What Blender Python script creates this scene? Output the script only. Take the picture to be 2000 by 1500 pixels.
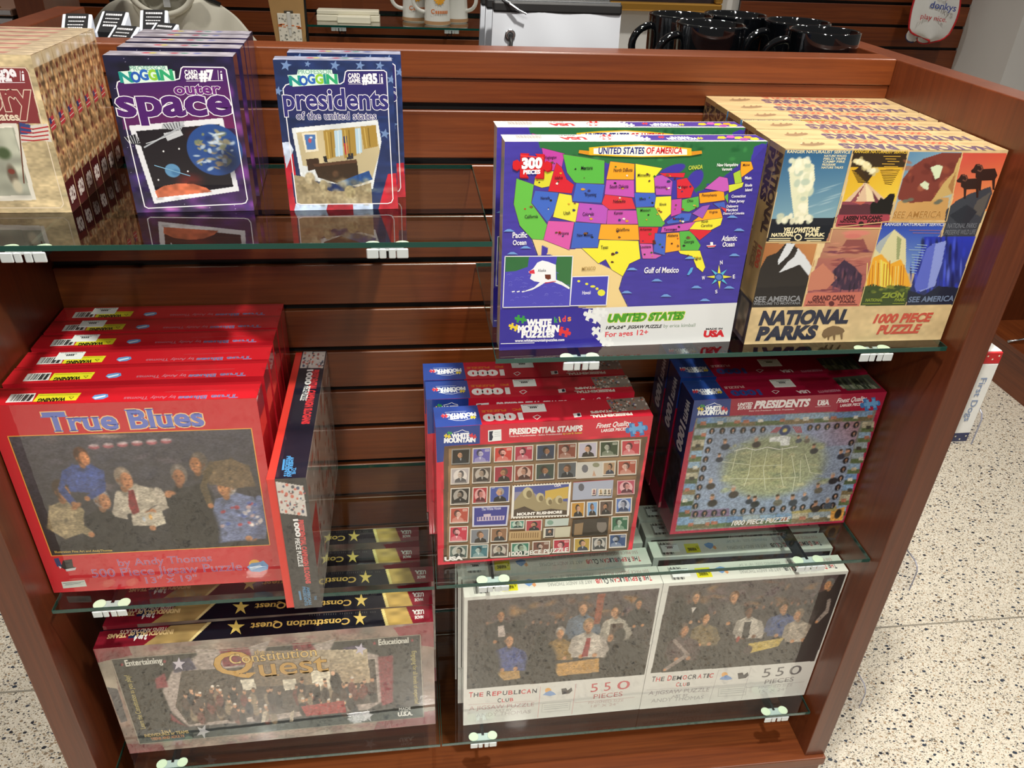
# Souvenir-shop display unit with boxed puzzles and card games on glass shelves.
import bpy, bmesh, math, random
import numpy as np
from mathutils import Vector, Matrix
SC=bpy.context.scene
for o in list(bpy.data.objects): bpy.data.objects.remove(o,do_unlink=True)
COL=SC.collection
ZO=0.267                      # shop floor is z = 0; the unit was surveyed from a datum 0.267 m higher
# ------------------------------------------------------------------ camera
cd=bpy.data.cameras.new('camera'); cam=bpy.data.objects.new('camera',cd); COL.objects.link(cam); SC.camera=cam
rt=Vector((0.99204885,-0.12016991,0.03739341)); up=Vector((0.03131934,0.52349988,0.85144993)); fw=Vector((0.12189411,0.84350878,-0.5231011))
M=Matrix((rt,up,-fw)).transposed().to_4x4(); M.translation=Vector((0.01630596,-1.1298121,1.24588021+ZO)); cam.matrix_world=M
cd.sensor_fit='HORIZONTAL'; cd.sensor_width=36; cd.lens=36*1526.28/2000; cd.clip_start=.02; cd.clip_end=60
# ------------------------------------------------------------------ light: dim shop ambience plus ceiling downlights
wd=bpy.data.worlds.new('shop_ambience'); SC.world=wd; wd.use_nodes=True
bg=wd.node_tree.nodes['Background']; bg.inputs[0].default_value=(1,.96,.9,1); bg.inputs[1].default_value=.09
def spot(name,loc,tgt,w,size=1.9,blend=.5,rad=.05,col=(1,.95,.87)):
    l=bpy.data.lights.new(name,'SPOT'); l.energy=w; l.spot_size=size; l.spot_blend=blend; l.shadow_soft_size=rad; l.color=col
    o=bpy.data.objects.new(name,l); COL.objects.link(o); o.location=loc
    o.rotation_euler=(Vector(tgt)-Vector(loc)).to_track_quat('-Z','Y').to_euler(); return o
spot('ceiling_downlight',(.33,-.68,2.67),(.30,-.35,0),185)
for x,y,w in [(-1.5,-.9,70),(2.0,-.6,85),(-.9,-2.6,95),(.1,-2.7,100),(2.4,-2.2,45),(-1.2,.95,60),(.45,1.0,60),(1.9,1.0,60)]:
    spot('ceiling_downlight',(x,y,2.9),(x+.02,y+.05,0),w)
spot('track_light',(-.3,-2.3,2.9),(.1,0,.75),75,.9,.6,.06)
spot('track_light',(.55,-2.1,2.9),(.45,0,.75),55,.9,.6,.06)
SC.view_settings.view_transform='Standard'; SC.view_settings.look='None'; SC.view_settings.gamma=1; SC.view_settings.use_curve_mapping=False
SC.view_settings.exposure=0.0
# ------------------------------------------------------------------ helpers
def lin(h):
    v=np.array([int(h[i:i+2],16)/255 for i in (0,2,4)]); return np.where(v<=.04045,v/12.92,((v+.055)/1.055)**2.4)
def rgba(h): return tuple(lin(h))+(1.,)
def mat(name,col='808080',rough=.5,metal=0,coat=0,coat_ior=1.5,ior=1.5,spec=.5):
    m=bpy.data.materials.new(name); m.use_nodes=True; b=m.node_tree.nodes['Principled BSDF']
    b.inputs['Base Color'].default_value=rgba(col) if isinstance(col,str) else tuple(col)+(1,)
    b.inputs['Roughness'].default_value=rough; b.inputs['Metallic'].default_value=metal
    b.inputs['Coat Weight'].default_value=coat; b.inputs['Coat IOR'].default_value=coat_ior; b.inputs['Coat Roughness'].default_value=.03
    b.inputs['IOR'].default_value=ior; b.inputs['Specular IOR Level'].default_value=spec
    return m
def nd(m,t,**kw):
    n=m.node_tree.nodes.new(t)
    for k,v in kw.items(): setattr(n,k,v)
    return n
def lk(m,a,b): m.node_tree.links.new(a,b)
def speckle(m,amount=.12,scale=40,stretch=(1,1,1)):
    """slight tonal variation on a plain material"""
    b=m.node_tree.nodes['Principled BSDF']; c=tuple(b.inputs['Base Color'].default_value)
    tc=nd(m,'ShaderNodeTexCoord'); mp=nd(m,'ShaderNodeMapping'); mp.inputs['Scale'].default_value=stretch; no=nd(m,'ShaderNodeTexNoise'); no.inputs['Scale'].default_value=scale; no.inputs['Detail'].default_value=4
    mx=nd(m,'ShaderNodeMix',data_type='RGBA'); lk(m,tc.outputs['Object'],mp.inputs[0]); lk(m,mp.outputs[0],no.inputs[0]); lk(m,no.outputs[0],mx.inputs[0])
    mx.inputs[6].default_value=tuple(x*(1-amount) for x in c[:3])+(1,); mx.inputs[7].default_value=tuple(min(1,x*(1+amount)) for x in c[:3])+(1,); lk(m,mx.outputs[2],b.inputs['Base Color'])
    return m
def wood(name,dark,light,axis='X',rough=.34,coat=.25):
    m=mat(name,dark,rough,coat=coat); b=m.node_tree.nodes['Principled BSDF']; m.node_tree.nodes['Principled BSDF'].inputs['Coat Roughness'].default_value=.25
    tc=nd(m,'ShaderNodeTexCoord'); mp=nd(m,'ShaderNodeMapping'); s=[55.,55.,55.]; s['XYZ'.index(axis)]=1.6; mp.inputs['Scale'].default_value=s
    no=nd(m,'ShaderNodeTexNoise'); no.inputs['Scale'].default_value=3.2; no.inputs['Detail'].default_value=7; no.inputs['Roughness'].default_value=.62; no.inputs['Distortion'].default_value=.5
    n2=nd(m,'ShaderNodeTexNoise'); n2.inputs['Scale'].default_value=.25; n2.inputs['Detail'].default_value=3
    r=nd(m,'ShaderNodeValToRGB'); r.color_ramp.elements[0].position=.3; r.color_ramp.elements[0].color=rgba(dark); r.color_ramp.elements[1].position=.7; r.color_ramp.elements[1].color=rgba(light)
    ad=nd(m,'ShaderNodeMath',operation='MULTIPLY_ADD'); ad.inputs[1].default_value=.55
    lk(m,tc.outputs['Object'],mp.inputs[0]); lk(m,mp.outputs[0],no.inputs[0]); lk(m,mp.outputs[0],n2.inputs[0])
    m2=nd(m,'ShaderNodeMath',operation='MULTIPLY'); m2.inputs[1].default_value=.45; lk(m,n2.outputs[0],m2.inputs[0])
    lk(m,no.outputs[0],ad.inputs[0]); lk(m,m2.outputs[0],ad.inputs[2]); lk(m,ad.outputs[0],r.inputs[0]); lk(m,r.outputs[0],b.inputs['Base Color'])
    bp=nd(m,'ShaderNodeBump'); bp.inputs['Strength'].default_value=.08; bp.inputs['Distance'].default_value=.001; lk(m,no.outputs[0],bp.inputs['Height']); lk(m,bp.outputs[0],b.inputs['Normal'])
    return m
def glassmat(name,tint=(.90,.95,.93),ior=1.52,gain=1.5):
    m=bpy.data.materials.new(name); m.use_nodes=True; nt=m.node_tree; nt.nodes.clear()
    o=nd(m,'ShaderNodeOutputMaterial'); t=nd(m,'ShaderNodeBsdfTransparent'); t.inputs[0].default_value=tint+(1,); g=nd(m,'ShaderNodeBsdfGlossy'); g.inputs['Roughness'].default_value=.012
    fr=nd(m,'ShaderNodeFresnel'); fr.inputs[0].default_value=ior; mx=nd(m,'ShaderNodeMixShader'); ge=nd(m,'ShaderNodeNewGeometry'); fa=nd(m,'ShaderNodeMath',operation='MULTIPLY_ADD'); fa.inputs[1].default_value=-1; fa.inputs[2].default_value=1; lk(m,ge.outputs['Backfacing'],fa.inputs[0]); fm=nd(m,'ShaderNodeMath',operation='MULTIPLY'); lk(m,fr.outputs[0],fm.inputs[0]); lk(m,fa.outputs[0],fm.inputs[1]); f2=nd(m,'ShaderNodeMath',operation='MULTIPLY',use_clamp=True); f2.inputs[1].default_value=gain; lk(m,fm.outputs[0],f2.inputs[0]); lk(m,f2.outputs[0],mx.inputs[0]); lk(m,t.outputs[0],mx.inputs[1]); lk(m,g.outputs[0],mx.inputs[2]); lk(m,mx.outputs[0],o.inputs[0])
    return m
class MB:
    """collects solids and links them as one mesh object"""
    def __init__(s): s.bm=bmesh.new(); s.mi=0
    def _mk(s,fs):
        for f in fs: f.material_index=s.mi
    def box(s,x0,x1,y0,y1,z0,z1,bev=0,seg=1,mtx=None):
        r=bmesh.ops.create_cube(s.bm,size=1); vs=r['verts']
        for v in vs: v.co=Vector(((x0+x1)/2+v.co.x*(x1-x0),(y0+y1)/2+v.co.y*(y1-y0),(z0+z1)/2+v.co.z*(z1-z0)))
        fs=set(f for v in vs for f in v.link_faces)
        if bev:
            es=list(set(e for v in vs for e in v.link_edges)); r=bmesh.ops.bevel(s.bm,geom=es,offset=bev,segments=seg,affect='EDGES',profile=.5); fs=set(r['faces'])|set(f for f in fs if f.is_valid)
            vs=list(set(v for f in fs for v in f.verts))
        s._mk(fs)
        if mtx: bmesh.ops.transform(s.bm,matrix=mtx,verts=vs)
        return s
    def prism(s,pts,d,axis='Y',bev=0):
        """extrude a closed outline: axis Y -> outline is (x,z); X -> (y,z); Z -> (x,y); d=(from,to)"""
        f3={'Y':lambda p,t:(p[0],t,p[1]),'X':lambda p,t:(t,p[0],p[1]),'Z':lambda p,t:(p[0],p[1],t)}[axis]
        a=[s.bm.verts.new(f3(p,d[0])) for p in pts]; b=[s.bm.verts.new(f3(p,d[1])) for p in pts]; n=len(pts)
        fs=[s.bm.faces.new(a),s.bm.faces.new(b[::-1])]+[s.bm.faces.new((a[(i+1)%n],a[i],b[i],b[(i+1)%n])) for i in range(n)]
        bmesh.ops.recalc_face_normals(s.bm,faces=fs)
        if bev:
            r=bmesh.ops.bevel(s.bm,geom=list(set(e for f in fs for e in f.edges)),offset=bev,segments=2,affect='EDGES',profile=.5); fs=list(r['faces'])+[f for f in fs if f.is_valid]
        s._mk(fs); return s
    def tube(s,pts,r,n=10,cap=True):
        pts=[Vector(p) for p in pts]; rings=[]
        for i,p in enumerate(pts):
            t=(pts[min(i+1,len(pts)-1)]-pts[max(i-1,0)]).normalized(); a=t.orthogonal().normalized()
            if i and rings:
                a=(pa-t*pa.dot(t)).normalized()
            pa=a; b=t.cross(a); rr=r[i] if isinstance(r,(list,tuple)) else r
            rings.append([s.bm.verts.new(p+a*rr*math.cos(6.2832*k/n)+b*rr*math.sin(6.2832*k/n)) for k in range(n)])
        fs=[]
        for A,B in zip(rings,rings[1:]): fs+= [s.bm.faces.new((A[k],A[(k+1)%n],B[(k+1)%n],B[k])) for k in range(n)]
        if cap: fs+=[s.bm.faces.new(rings[0][::-1]),s.bm.faces.new(rings[-1])]
        s._mk(fs); return s
    def lathe(s,prof,n=36,c=(0,0,0)):
        rings=[[s.bm.verts.new((c[0]+max(r,1e-5)*math.cos(6.2832*k/n),c[1]+max(r,1e-5)*math.sin(6.2832*k/n),c[2]+z)) for k in range(n)] for r,z in prof]
        fs=[]
        for A,B in zip(rings,rings[1:]): fs+=[s.bm.faces.new((A[k],A[(k+1)%n],B[(k+1)%n],B[k])) for k in range(n)]
        bmesh.ops.recalc_face_normals(s.bm,faces=fs); s._mk(fs); return s
    def grid(s,fn,nu,nv):
        V=[[s.bm.verts.new(fn(i/nu,j/nv)) for i in range(nu+1)] for j in range(nv+1)]
        s._mk([s.bm.faces.new((V[j][i],V[j][i+1],V[j+1][i+1],V[j+1][i])) for j in range(nv) for i in range(nu)]); return s
    def build(s,name,mats,parent=None,smooth=False,solid=0,sub=0):
        me=bpy.data.meshes.new(name); s.bm.to_mesh(me); s.bm.free()
        for m in (mats if isinstance(mats,(list,tuple)) else [mats]): me.materials.append(m)
        o=bpy.data.objects.new(name,me); COL.objects.link(o)
        if smooth:
            for p in me.polygons: p.use_smooth=True
        if solid:
            md=o.modifiers.new('thickness','SOLIDIFY'); md.thickness=solid; md.offset=0
        if sub:
            md=o.modifiers.new('smooth','SUBSURF'); md.levels=sub; md.render_levels=sub
        if parent: o.parent=parent
        return o
def tag(o,label,cat,group=None,kind=None):
    if label: o['label']=label
    if cat: o['category']=cat
    if group: o['group']=group
    if kind: o['kind']=kind
    return o
def struct(o): o['kind']='structure'; return o
def thing(name,label,cat,loc=(0,0,0),rz=0,rx=0,group=None):
    o=bpy.data.objects.new(name,None); o.empty_display_size=.02; COL.objects.link(o); o.location=loc; o.rotation_euler=(rx,0,rz); return tag(o,label,cat,group)
KIDS={}
def dup(o,parent=None):
    c=o.copy(); COL.objects.link(c)
    if parent: c.parent=parent
    for k in [x for x in COL.objects if x.parent==o]: dup(k,c)
    return c
# ------------------------------------------------------------------ materials
WX=wood('cherry_wood_along_x','4a1e0b','7c3f1a','X',.36,.12); WZ=wood('cherry_wood_upright','471d0b','6c3418','Z',.36,.4); WY=wood('cherry_wood_along_y','4a1e0b','7c3f1a','Y',.36,.12)
BLACK=mat('black_slot','050506',.6); GLASS=glassmat('shelf_glass'); GEDGE=mat('green_glass_edge','0c4038',.12,coat=.6); ACR=glassmat('clear_acrylic',(.97,.97,.98),1.45)
BMET=mat('black_bracket_metal','0b0b0d',.38,.4); WMET=mat('white_bracket_clip','cfd6d8',.28,.25,coat=.3); PADM=mat('bracket_pad','dfe3cc',.5)
FILM=glassmat('shrink_film',(.93,.93,.94),1.75)
def terrazzo():
    m=mat('terrazzo','d8d0c0',.22,coat=.35); b=m.node_tree.nodes['Principled BSDF']; tc=nd(m,'ShaderNodeTexCoord'); last=None
    no=nd(m,'ShaderNodeTexNoise'); no.inputs['Scale'].default_value=60; no.inputs['Detail'].default_value=3; lk(m,tc.outputs['Object'],no.inputs[0])
    mxn=nd(m,'ShaderNodeMix',data_type='RGBA'); mxn.inputs[6].default_value=rgba('cdc4b2'); mxn.inputs[7].default_value=rgba('e0d9ca'); lk(m,no.outputs[0],mxn.inputs[0]); last=mxn.outputs[2]
    for sc,dist,keep,cols in [(330,.40,.55,['b4a890','8e8878','9a8a74','efe8d8']),(190,.36,.72,['6a665e','9c8468','4a4a50','b09a80','878078']),(95,.33,.86,['2c2e36','4a4c54','8a7a66','38404c'])]:
        mp=nd(m,'ShaderNodeMapping'); mp.inputs['Rotation'].default_value=(0,0,sc*.01); mp.inputs['Scale'].default_value=(1,1.35,1); vo=nd(m,'ShaderNodeTexVoronoi'); vo.inputs['Scale'].default_value=sc; vo.voronoi_dimensions='2D'; lk(m,tc.outputs['Object'],mp.inputs[0]); lk(m,mp.outputs[0],vo.inputs['Vector'])
        sp=nd(m,'ShaderNodeSeparateColor'); lk(m,vo.outputs['Color'],sp.inputs[0])
        g=nd(m,'ShaderNodeMath',operation='GREATER_THAN'); g.inputs[1].default_value=keep; lk(m,sp.outputs[0],g.inputs[0])
        sz=nd(m,'ShaderNodeMath',operation='MULTIPLY_ADD'); sz.inputs[1].default_value=dist; sz.inputs[2].default_value=dist*.5; lk(m,sp.outputs[2],sz.inputs[0])
        l=nd(m,'ShaderNodeMath',operation='LESS_THAN'); lk(m,vo.outputs['Distance'],l.inputs[0]); lk(m,sz.outputs[0],l.inputs[1])
        mu=nd(m,'ShaderNodeMath',operation='MULTIPLY'); lk(m,g.outputs[0],mu.inputs[0]); lk(m,l.outputs[0],mu.inputs[1])
        r=nd(m,'ShaderNodeValToRGB'); r.color_ramp.interpolation='CONSTANT'
        for i,c in enumerate(cols):
            e=r.color_ramp.elements[i] if i<2 else r.color_ramp.elements.new(i/len(cols)); e.position=i/len(cols); e.color=rgba(c)
        lk(m,sp.outputs[1],r.inputs[0])
        mx=nd(m,'ShaderNodeMix',data_type='RGBA'); lk(m,mu.outputs[0],mx.inputs[0]); lk(m,last,mx.inputs[6]); lk(m,r.outputs[0],mx.inputs[7]); last=mx.outputs[2]
    lk(m,last,b.inputs['Base Color']); return m
# ------------------------------------------------------------------ room
fl=struct(MB().box(-4,5,-6,3.2,-.02,0).build('floor',terrazzo()))
struct(MB().box(-4,5,.076+.016,.076+.02,.0001,.0012).build('trim_1',mat('floor_divider_strip','8f897c',.4)))
WALLM=speckle(mat('painted_wall','d2d2d0',.7),.03,8)
struct(MB().box(-4,5,1.93,2.0,0,3.1).build('wall_back',WALLM))
struct(MB().box(2.142,2.75,1.606,1.93,0,3.1).build('wall_right_column',WALLM))
def slatwall(name,x0,x1,y,zlo,zhi,slot0,parent=None,th=.019):
    """horizontal boards 76 mm apart with dark T-slots between them; front at y, body behind"""
    b=MB(); b.mi=1; b.box(x0,x1,y+.010,y+th,zlo,zhi); b.mi=0; z=zhi; k=0
    while slot0-k*.0762>zhi: k+=1
    while z>zlo+.01:
        s=slot0-k*.0762; lo=max(s+.0052,zlo)
        if z-lo>.004: b.box(x0,x1,y,y+.0102,lo,z,.0012)
        z=s-.0052; k+=1
    return b.build(name,[WX,BLACK],parent)
for n_,x0,x1 in (('wall_panel_left',-2.2,.42),('wall_panel_right',1.236,2.141)):
    struct(slatwall(n_,x0,x1,1.9,.2,2.3,.906+ZO+.0762*18))
# ------------------------------------------------------------------ display unit
XLI,XLO,XRI,XRO=-.505,-.547,.7185,.7575; YF,YB=-.324,.362; ZT=1.0759+ZO; ZB=-.0946+ZO; ZS=1.0019+ZO
unit=tag(thing('display_unit','tall cherry wood display unit with slatted back and glass shelves standing on the terrazzo floor','display unit',(.1,0,0)),None,None)
def U(o): o.parent=unit; o.location=o.location-Vector((.1,0,0)); return o
U(MB().box(XLO,XLI,YF,YB,ZB,ZT,.0018,2).build('side_panel',WZ)); U(MB().box(XRI,XRO,YF,YB,ZB,ZT,.0018,2).build('side_panel',WZ))
U(MB().box(XLI,XRI,-.003,.046,ZS+.038,ZT,.0018,2).build('top_rail',WX))
U(slatwall('slatted_back',XLI,XRI,0,ZB,ZS+.038,ZS,None,.040))
U(MB().box(XLO,XRO,YF-.008,YB,ZB-.022,ZB,.002,2).build('base_deck',WX)); U(MB().box(XLO+.004,XRO-.004,YF-.003,YB-.01,.0,ZB-.022,.001).build('base_plinth',WX))
def glass_shelf(label,x0,x1,y0,y1,zt,group='glass shelves of the display unit',th=.006):
    t=thing('glass_shelf',label,'shelf',((x0+x1)/2,(y0+y1)/2,zt),group=group); hx,hy=(x1-x0)/2,(y1-y0)/2; e=.0007
    MB().box(-hx+e,hx-e,-hy+e,hy-e,-th+.0002,0).build('pane',GLASS,t)
    b=MB(); b.box(-hx,hx,-hy,-hy+e,-th,0); b.box(-hx,hx,hy-e,hy,-th,0); b.box(-hx,-hx+e,-hy+e,hy-e,-th,0); b.box(hx-e,hx,-hy+e,hy-e,-th,0); b.build('polished_edge',GEDGE,t); return t
SHZ={k:v+ZO for k,v in dict(S1=.9226,S2=.7702,S3=.3882,S4=.3891,S5=.0079,S6=.0084).items()}; SY=-.3045
for k,x0,x1,lab in [('S1',-.496,.1064,'glass shelf on the upper left carrying the card game boxes'),('S2',.114,.7127,'glass shelf on the upper right carrying the map and park puzzles'),('S3',-.4946,.034,'glass shelf in the middle left carrying the red painted puzzles'),('S4',.0368,.7172,'glass shelf in the middle right carrying the stamp and portrait puzzles'),('S5',-.4946,.0385,'lowest left glass shelf carrying the long black game boxes'),('S6',.0412,.7127,'lowest right glass shelf carrying the white puzzle boxes')]:
    glass_shelf(lab,x0,x1,SY,-.004,SHZ[k])
# shelf brackets: arm from the slot, clip with two round pads and hanging tabs at the front
def make_bracket(label,depth=.3,group='shelf brackets of the display unit'):
    t=thing('shelf_bracket',label,'bracket',group=group)
    MB().prism([(.008,.0125),(.008,.0062),(-.0006,.0062),(-.0006,-.052),(-.02,-.060),(-.10,-.044),(-.22,-.026),(-depth+.022,-.024),(-depth+.005,-.016),(-depth+.004,-.004),(-depth+.012,-.001),(-.001,-.001),(-.001,.0125)],(-.0022,.0022),'X').build('arm',BMET,t)
    b=MB(); b.box(-.016,.016,-depth-.004,-depth+.016,-.0035,-.0015,.0008); b.box(-.018,.018,-depth-.0045,-depth+.001,-.004,-.001,.0006); b.build('clip_plate',WMET,t)
    for sx in (-1,1):
        MB().lathe([(0,-.0012),(.0082,-.0012),(.0086,-.0004),(.0082,0),(0,0)],24,(sx*.0165,-depth+.009,0)).build('pad',PADM,t)
        MB().box(sx*.0165-.0065,sx*.0165+.0065,-depth-.0055,-depth-.003,-.0125,-.0008,.001).build('tab',WMET,t)
        MB().box(sx*.0052-.0038,sx*.0052+.0038,-depth-.0055,-depth-.003,-.0125,-.0008,.0009).build('tab',WMET,t)
    return t
BR=make_bracket('')
def bracket(label,x,y,z,first=[True],group=None,rz=0):
    o=BR if first[0] else dup(BR); first[0]=False; o.location=(x,y,z-.0062); o.rotation_euler[2]=rz; o['label']=label
    if group: o['group']=group
    return o
for k,xs in [('S1',[(-.3896,'left bracket under the upper left glass shelf'),(-.0105,'right bracket under the upper left glass shelf')]),('S2',[(.222,'left bracket under the upper right glass shelf, below the map puzzle'),(.6161,'right bracket under the upper right glass shelf, below the park puzzle')]),('S3',[(-.4206,'bracket clip under the middle left shelf, near the left side panel')]),('S4',[(.1218,'bracket clip under the middle right shelf, below the stamp puzzle'),(.621,'bracket clip under the middle right shelf, near the right side panel')]),('S5',[(-.4081,'bracket clip at the bottom left, below the long black game box')]),('S6',[(.1135,'left bracket clip under the lowest right shelf'),(.6506,'right bracket clip under the lowest right shelf')])]:
    for x,lab in xs: bracket('black '+lab,x,0,SHZ[k])
# ------------------------------------------------------------------ print engine: a cover is a fine vertex-coloured grid plus crisp lettering shapes
FONT=bpy.data.curves.new('lettering','FONT'); FOB=bpy.data.objects.new('lettering',FONT); COL.objects.link(FOB); FONT.dimensions='2D'; FONT.fill_mode='FRONT'; FONT.resolution_u=3
TC={}
def textmesh(s,off,serif=0):
    k=(s,round(off,3),serif)
    if k not in TC:
        FONT.body=s; FONT.offset=off
        bpy.context.view_layer.update(); ev=FOB.evaluated_get(bpy.context.evaluated_depsgraph_get()); me=ev.to_mesh()
        v=np.empty(len(me.vertices)*3); me.vertices.foreach_get('co',v); v=v.reshape(-1,3)[:,:2].copy(); fs=[tuple(p.vertices) for p in me.polygons]
        if serif and len(v):
            cnt={}
            for f in fs:
                for a,b in zip(f,f[1:]+f[:1]): cnt[(min(a,b),max(a,b))]=cnt.get((min(a,b),max(a,b)),0)+1
            ex=[];cap=CAP
            for (a,b),n in cnt.items():
                A,B=v[a],v[b]
                if n==1 and abs(A[1]-B[1])<.012 and .03<abs(A[0]-B[0])<.24:
                    y=(A[1]+B[1])/2
                    for lv,sg in ((0,1),(cap,-1),(cap*.74,-1)):
                        if abs(y-lv)<.03+off: ex.append((min(A[0],B[0])-.055,max(A[0],B[0])+.055,y,y+sg*.045))
            v=list(map(list,v))
            for x0,x1,y0,y1 in ex: n=len(v); v+=[[x0,y0],[x1,y0],[x1,y1],[x0,y1]]; fs.append((n,n+1,n+2,n+3))
            v=np.array(v)
        ev.to_mesh_clear(); TC[k]=(v.reshape(-1,2),fs)
    return TC[k]
CAP=.7; _h,_=textmesh('H',0); CAP=float(_h[:,1].max())
def noise2(shape,lx,ly,cell,seed):
    r=np.random.RandomState(seed); H,W=shape; gy=int(H*cell/ly)+3; gx=int(W*cell/lx)+3; g=r.rand(gy,gx)
    y=np.arange(H)*cell/ly; x=np.arange(W)*cell/lx; yi=y.astype(int); xi=x.astype(int); fy=(y-yi)[:,None]; fx=(x-xi)[None]; fy=fy*fy*(3-2*fy); fx=fx*fx*(3-2*fx)
    a=g[yi][:,xi];b=g[yi][:,xi+1];c=g[yi+1][:,xi];d=g[yi+1][:,xi+1]
    return (a*(1-fx)+b*fx)*(1-fy)+(c*(1-fx)+d*fx)*fy
def srgb(h): return np.array([int(h[i:i+2],16)/255 for i in (0,2,4)])
def render_print(name):
    """-> verts (u,v,out) in metres, faces, linear colours"""
    A=ART[name]; w,h,cell=A['w'],A['h'],A['cell']; nx=max(2,int(round(w/cell))+1); ny=max(2,int(round(h/cell))+1)
    X=np.linspace(0,w,nx)[None].repeat(ny,0); Y=np.linspace(0,h,ny)[:,None].repeat(nx,1)
    Cc=np.empty((ny,nx,3)); Cc[:]=srgb(A['base']); vec=[]
    def sub(x0,y0,x1,y1):
        i0=max(0,int(x0/w*(nx-1))-1);i1=min(nx,int(x1/w*(nx-1))+3);j0=max(0,int(y0/h*(ny-1))-1);j1=min(ny,int(y1/h*(ny-1))+3)
        return slice(j0,max(j0,j1)),slice(i0,max(i0,i1))
    for o in A['ops']:
        k=o[0]
        if k=='p':
            q=np.array(o[2]).reshape(-1,2); s=sub(q[:,0].min(),q[:,1].min(),q[:,0].max(),q[:,1].max()); x=X[s];y=Y[s]; ins=np.zeros(x.shape,bool)
            for (ax,ay),(bx,by) in zip(q,np.roll(q,-1,0)):
                if ay==by: continue
                c=((ay>y)!=(by>y))&(x<(bx-ax)*(y-ay)/(by-ay)+ax); ins^=c
            m=(ins*o[3])[...,None]; Cc[s]=Cc[s]*(1-m)+srgb(o[1])*m
        elif k=='e':
            _,c,cx,cy,rx,ry,rot,soft,al=o; R=max(rx,ry); s=sub(cx-R,cy-R,cx+R,cy+R); a=math.radians(rot); dx=X[s]-cx;dy=Y[s]-cy
            d=np.sqrt(((dx*math.cos(a)+dy*math.sin(a))/max(rx,.1))**2+((-dx*math.sin(a)+dy*math.cos(a))/max(ry,.1))**2)
            m=np.clip((1-d)/max(soft,.02),0,1); m=(m*m*(3-2*m)*al)[...,None]; Cc[s]=Cc[s]*(1-m)+srgb(c)*m
        elif k=='g':
            q=np.array(o[2]).reshape(-1,2); s=sub(q[:,0].min(),q[:,1].min(),q[:,0].max(),q[:,1].max()); Hh=hom(q,[(0,1),(1,1),(1,0),(0,0)]); x=X[s];y=Y[s]
            dn=Hh[2,0]*x+Hh[2,1]*y+Hh[2,2]; u=(Hh[0,0]*x+Hh[0,1]*y+Hh[0,2])/dn; v=(Hh[1,0]*x+Hh[1,1]*y+Hh[1,2])/dn; ins=((u>=0)&(u<=1)&(v>=0)&(v<=1))[...,None]; u=np.clip(u,0,1)[...,None];v=np.clip(v,0,1)[...,None]
            c=[srgb(z) for z in (o[1]*4)[:4]]; col=(c[0]*(1-u)+c[1]*u)*v+(c[3]*(1-u)+c[2]*u)*(1-v); Cc[s]=np.where(ins,col,Cc[s])
        elif k=='n':
            _,amp,lx,ly,seed,x0,y0,x1,y1=o; s=sub(x0,y0,x1,y1); n=noise2(X.shape,lx,ly,w/(nx-1),seed)[s]; Cc[s]*=(1+amp*(n-.5)*1.6)[...,None]
        elif k=='b':
            _,r,x0,y0,x1,y1=o; s=sub(x0,y0,x1,y1); B=Cc[s].copy()
            for it in range(max(1,int(round(r/cell*1.2)))):
                P_=np.pad(B,((1,1),(1,1),(0,0)),mode='edge'); B=(P_[1:-1,:-2]+P_[1:-1,2:]+P_[:-2,1:-1]+P_[2:,1:-1]+2*P_[1:-1,1:-1])/6
            Cc[s]=B
        else: vec.append(o)
    V=[np.stack([X.ravel(),Y.ravel(),np.full(X.size,.06)],1)]; Cl=[np.clip(Cc,0,1).reshape(-1,3)]
    idx=np.arange(nx*ny).reshape(ny,nx); F=[np.stack([idx[:-1,:-1].ravel(),idx[:-1,1:].ravel(),idx[1:,1:].ravel(),idx[1:,:-1].ravel()],1).tolist()]; n0=nx*ny
    z=.10
    def addv(pts,faces,col):
        nonlocal n0
        pts=np.asarray(pts,float)
        if not len(pts): return
        pts=np.stack([np.clip(pts[:,0],-.3,w+.3),np.clip(pts[:,1],-.3,h+.3),np.full(len(pts),z)],1); V.append(pts); Cl.append(np.repeat(srgb(col)[None],len(pts),0)); F.append([[i+n0 for i in f] for f in faces]); n0+=len(pts)
    for o in vec:
        z+=.0022
        if o[0]=='v':
            q=np.array(o[2]).reshape(-1,2); a=np.roll(q,-1,0)
            if (q[:,0]*a[:,1]-a[:,0]*q[:,1]).sum()<0: q=q[::-1]
            addv(q,[list(range(len(q)))],o[1])
        elif o[0]=='l':
            q=np.array(o[3]).reshape(-1,2); hw=o[2]/2; pts=[];fs=[]
            for a,b in zip(q,q[1:]):
                d=b-a; L=np.hypot(*d)
                if L<1e-6: continue
                d=d/L; nn=np.array([-d[1],d[0]])*hw; e=d*hw*.6; n=len(pts); pts+=[a-e-nn,b+e-nn,b+e+nn,a-e+nn]; fs.append([n,n+1,n+2,n+3])
            addv(pts,fs,o[1])
        else:
            _,s,x,y,ang,L,hh,c,b,oc,ow,sh,sf=o; v0,f0=textmesh(s,b,sf)
            if not len(v0): continue
            mnx,mxx=v0[:,0].min(),v0[:,0].max(); sx=L/max(mxx-mnx,1e-4); sy=hh/CAP; a=math.radians(ang); ca,sa=math.cos(a),math.sin(a)
            def plc(v):
                px=(v[:,0]-mnx)*sx+v[:,1]*sy*sh; py=v[:,1]*sy; return np.stack([x+px*ca-py*sa,y+px*sa+py*ca],1)
            if oc: v1,f1=textmesh(s,b+ow,0); addv(plc(v1),f1,oc); z+=.0022
            addv(plc(v0),f0,c)
    V=np.concatenate(V); Cs=np.concatenate(Cl); V*= .001
    return V,[f for ff in F for f in ff],np.where(Cs<=.04045,Cs/12.92,((Cs+.055)/1.055)**2.4)
PR={}
def get_print(n):
    if n not in PR: PR[n]=render_print(n)
    return PR[n]
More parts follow.
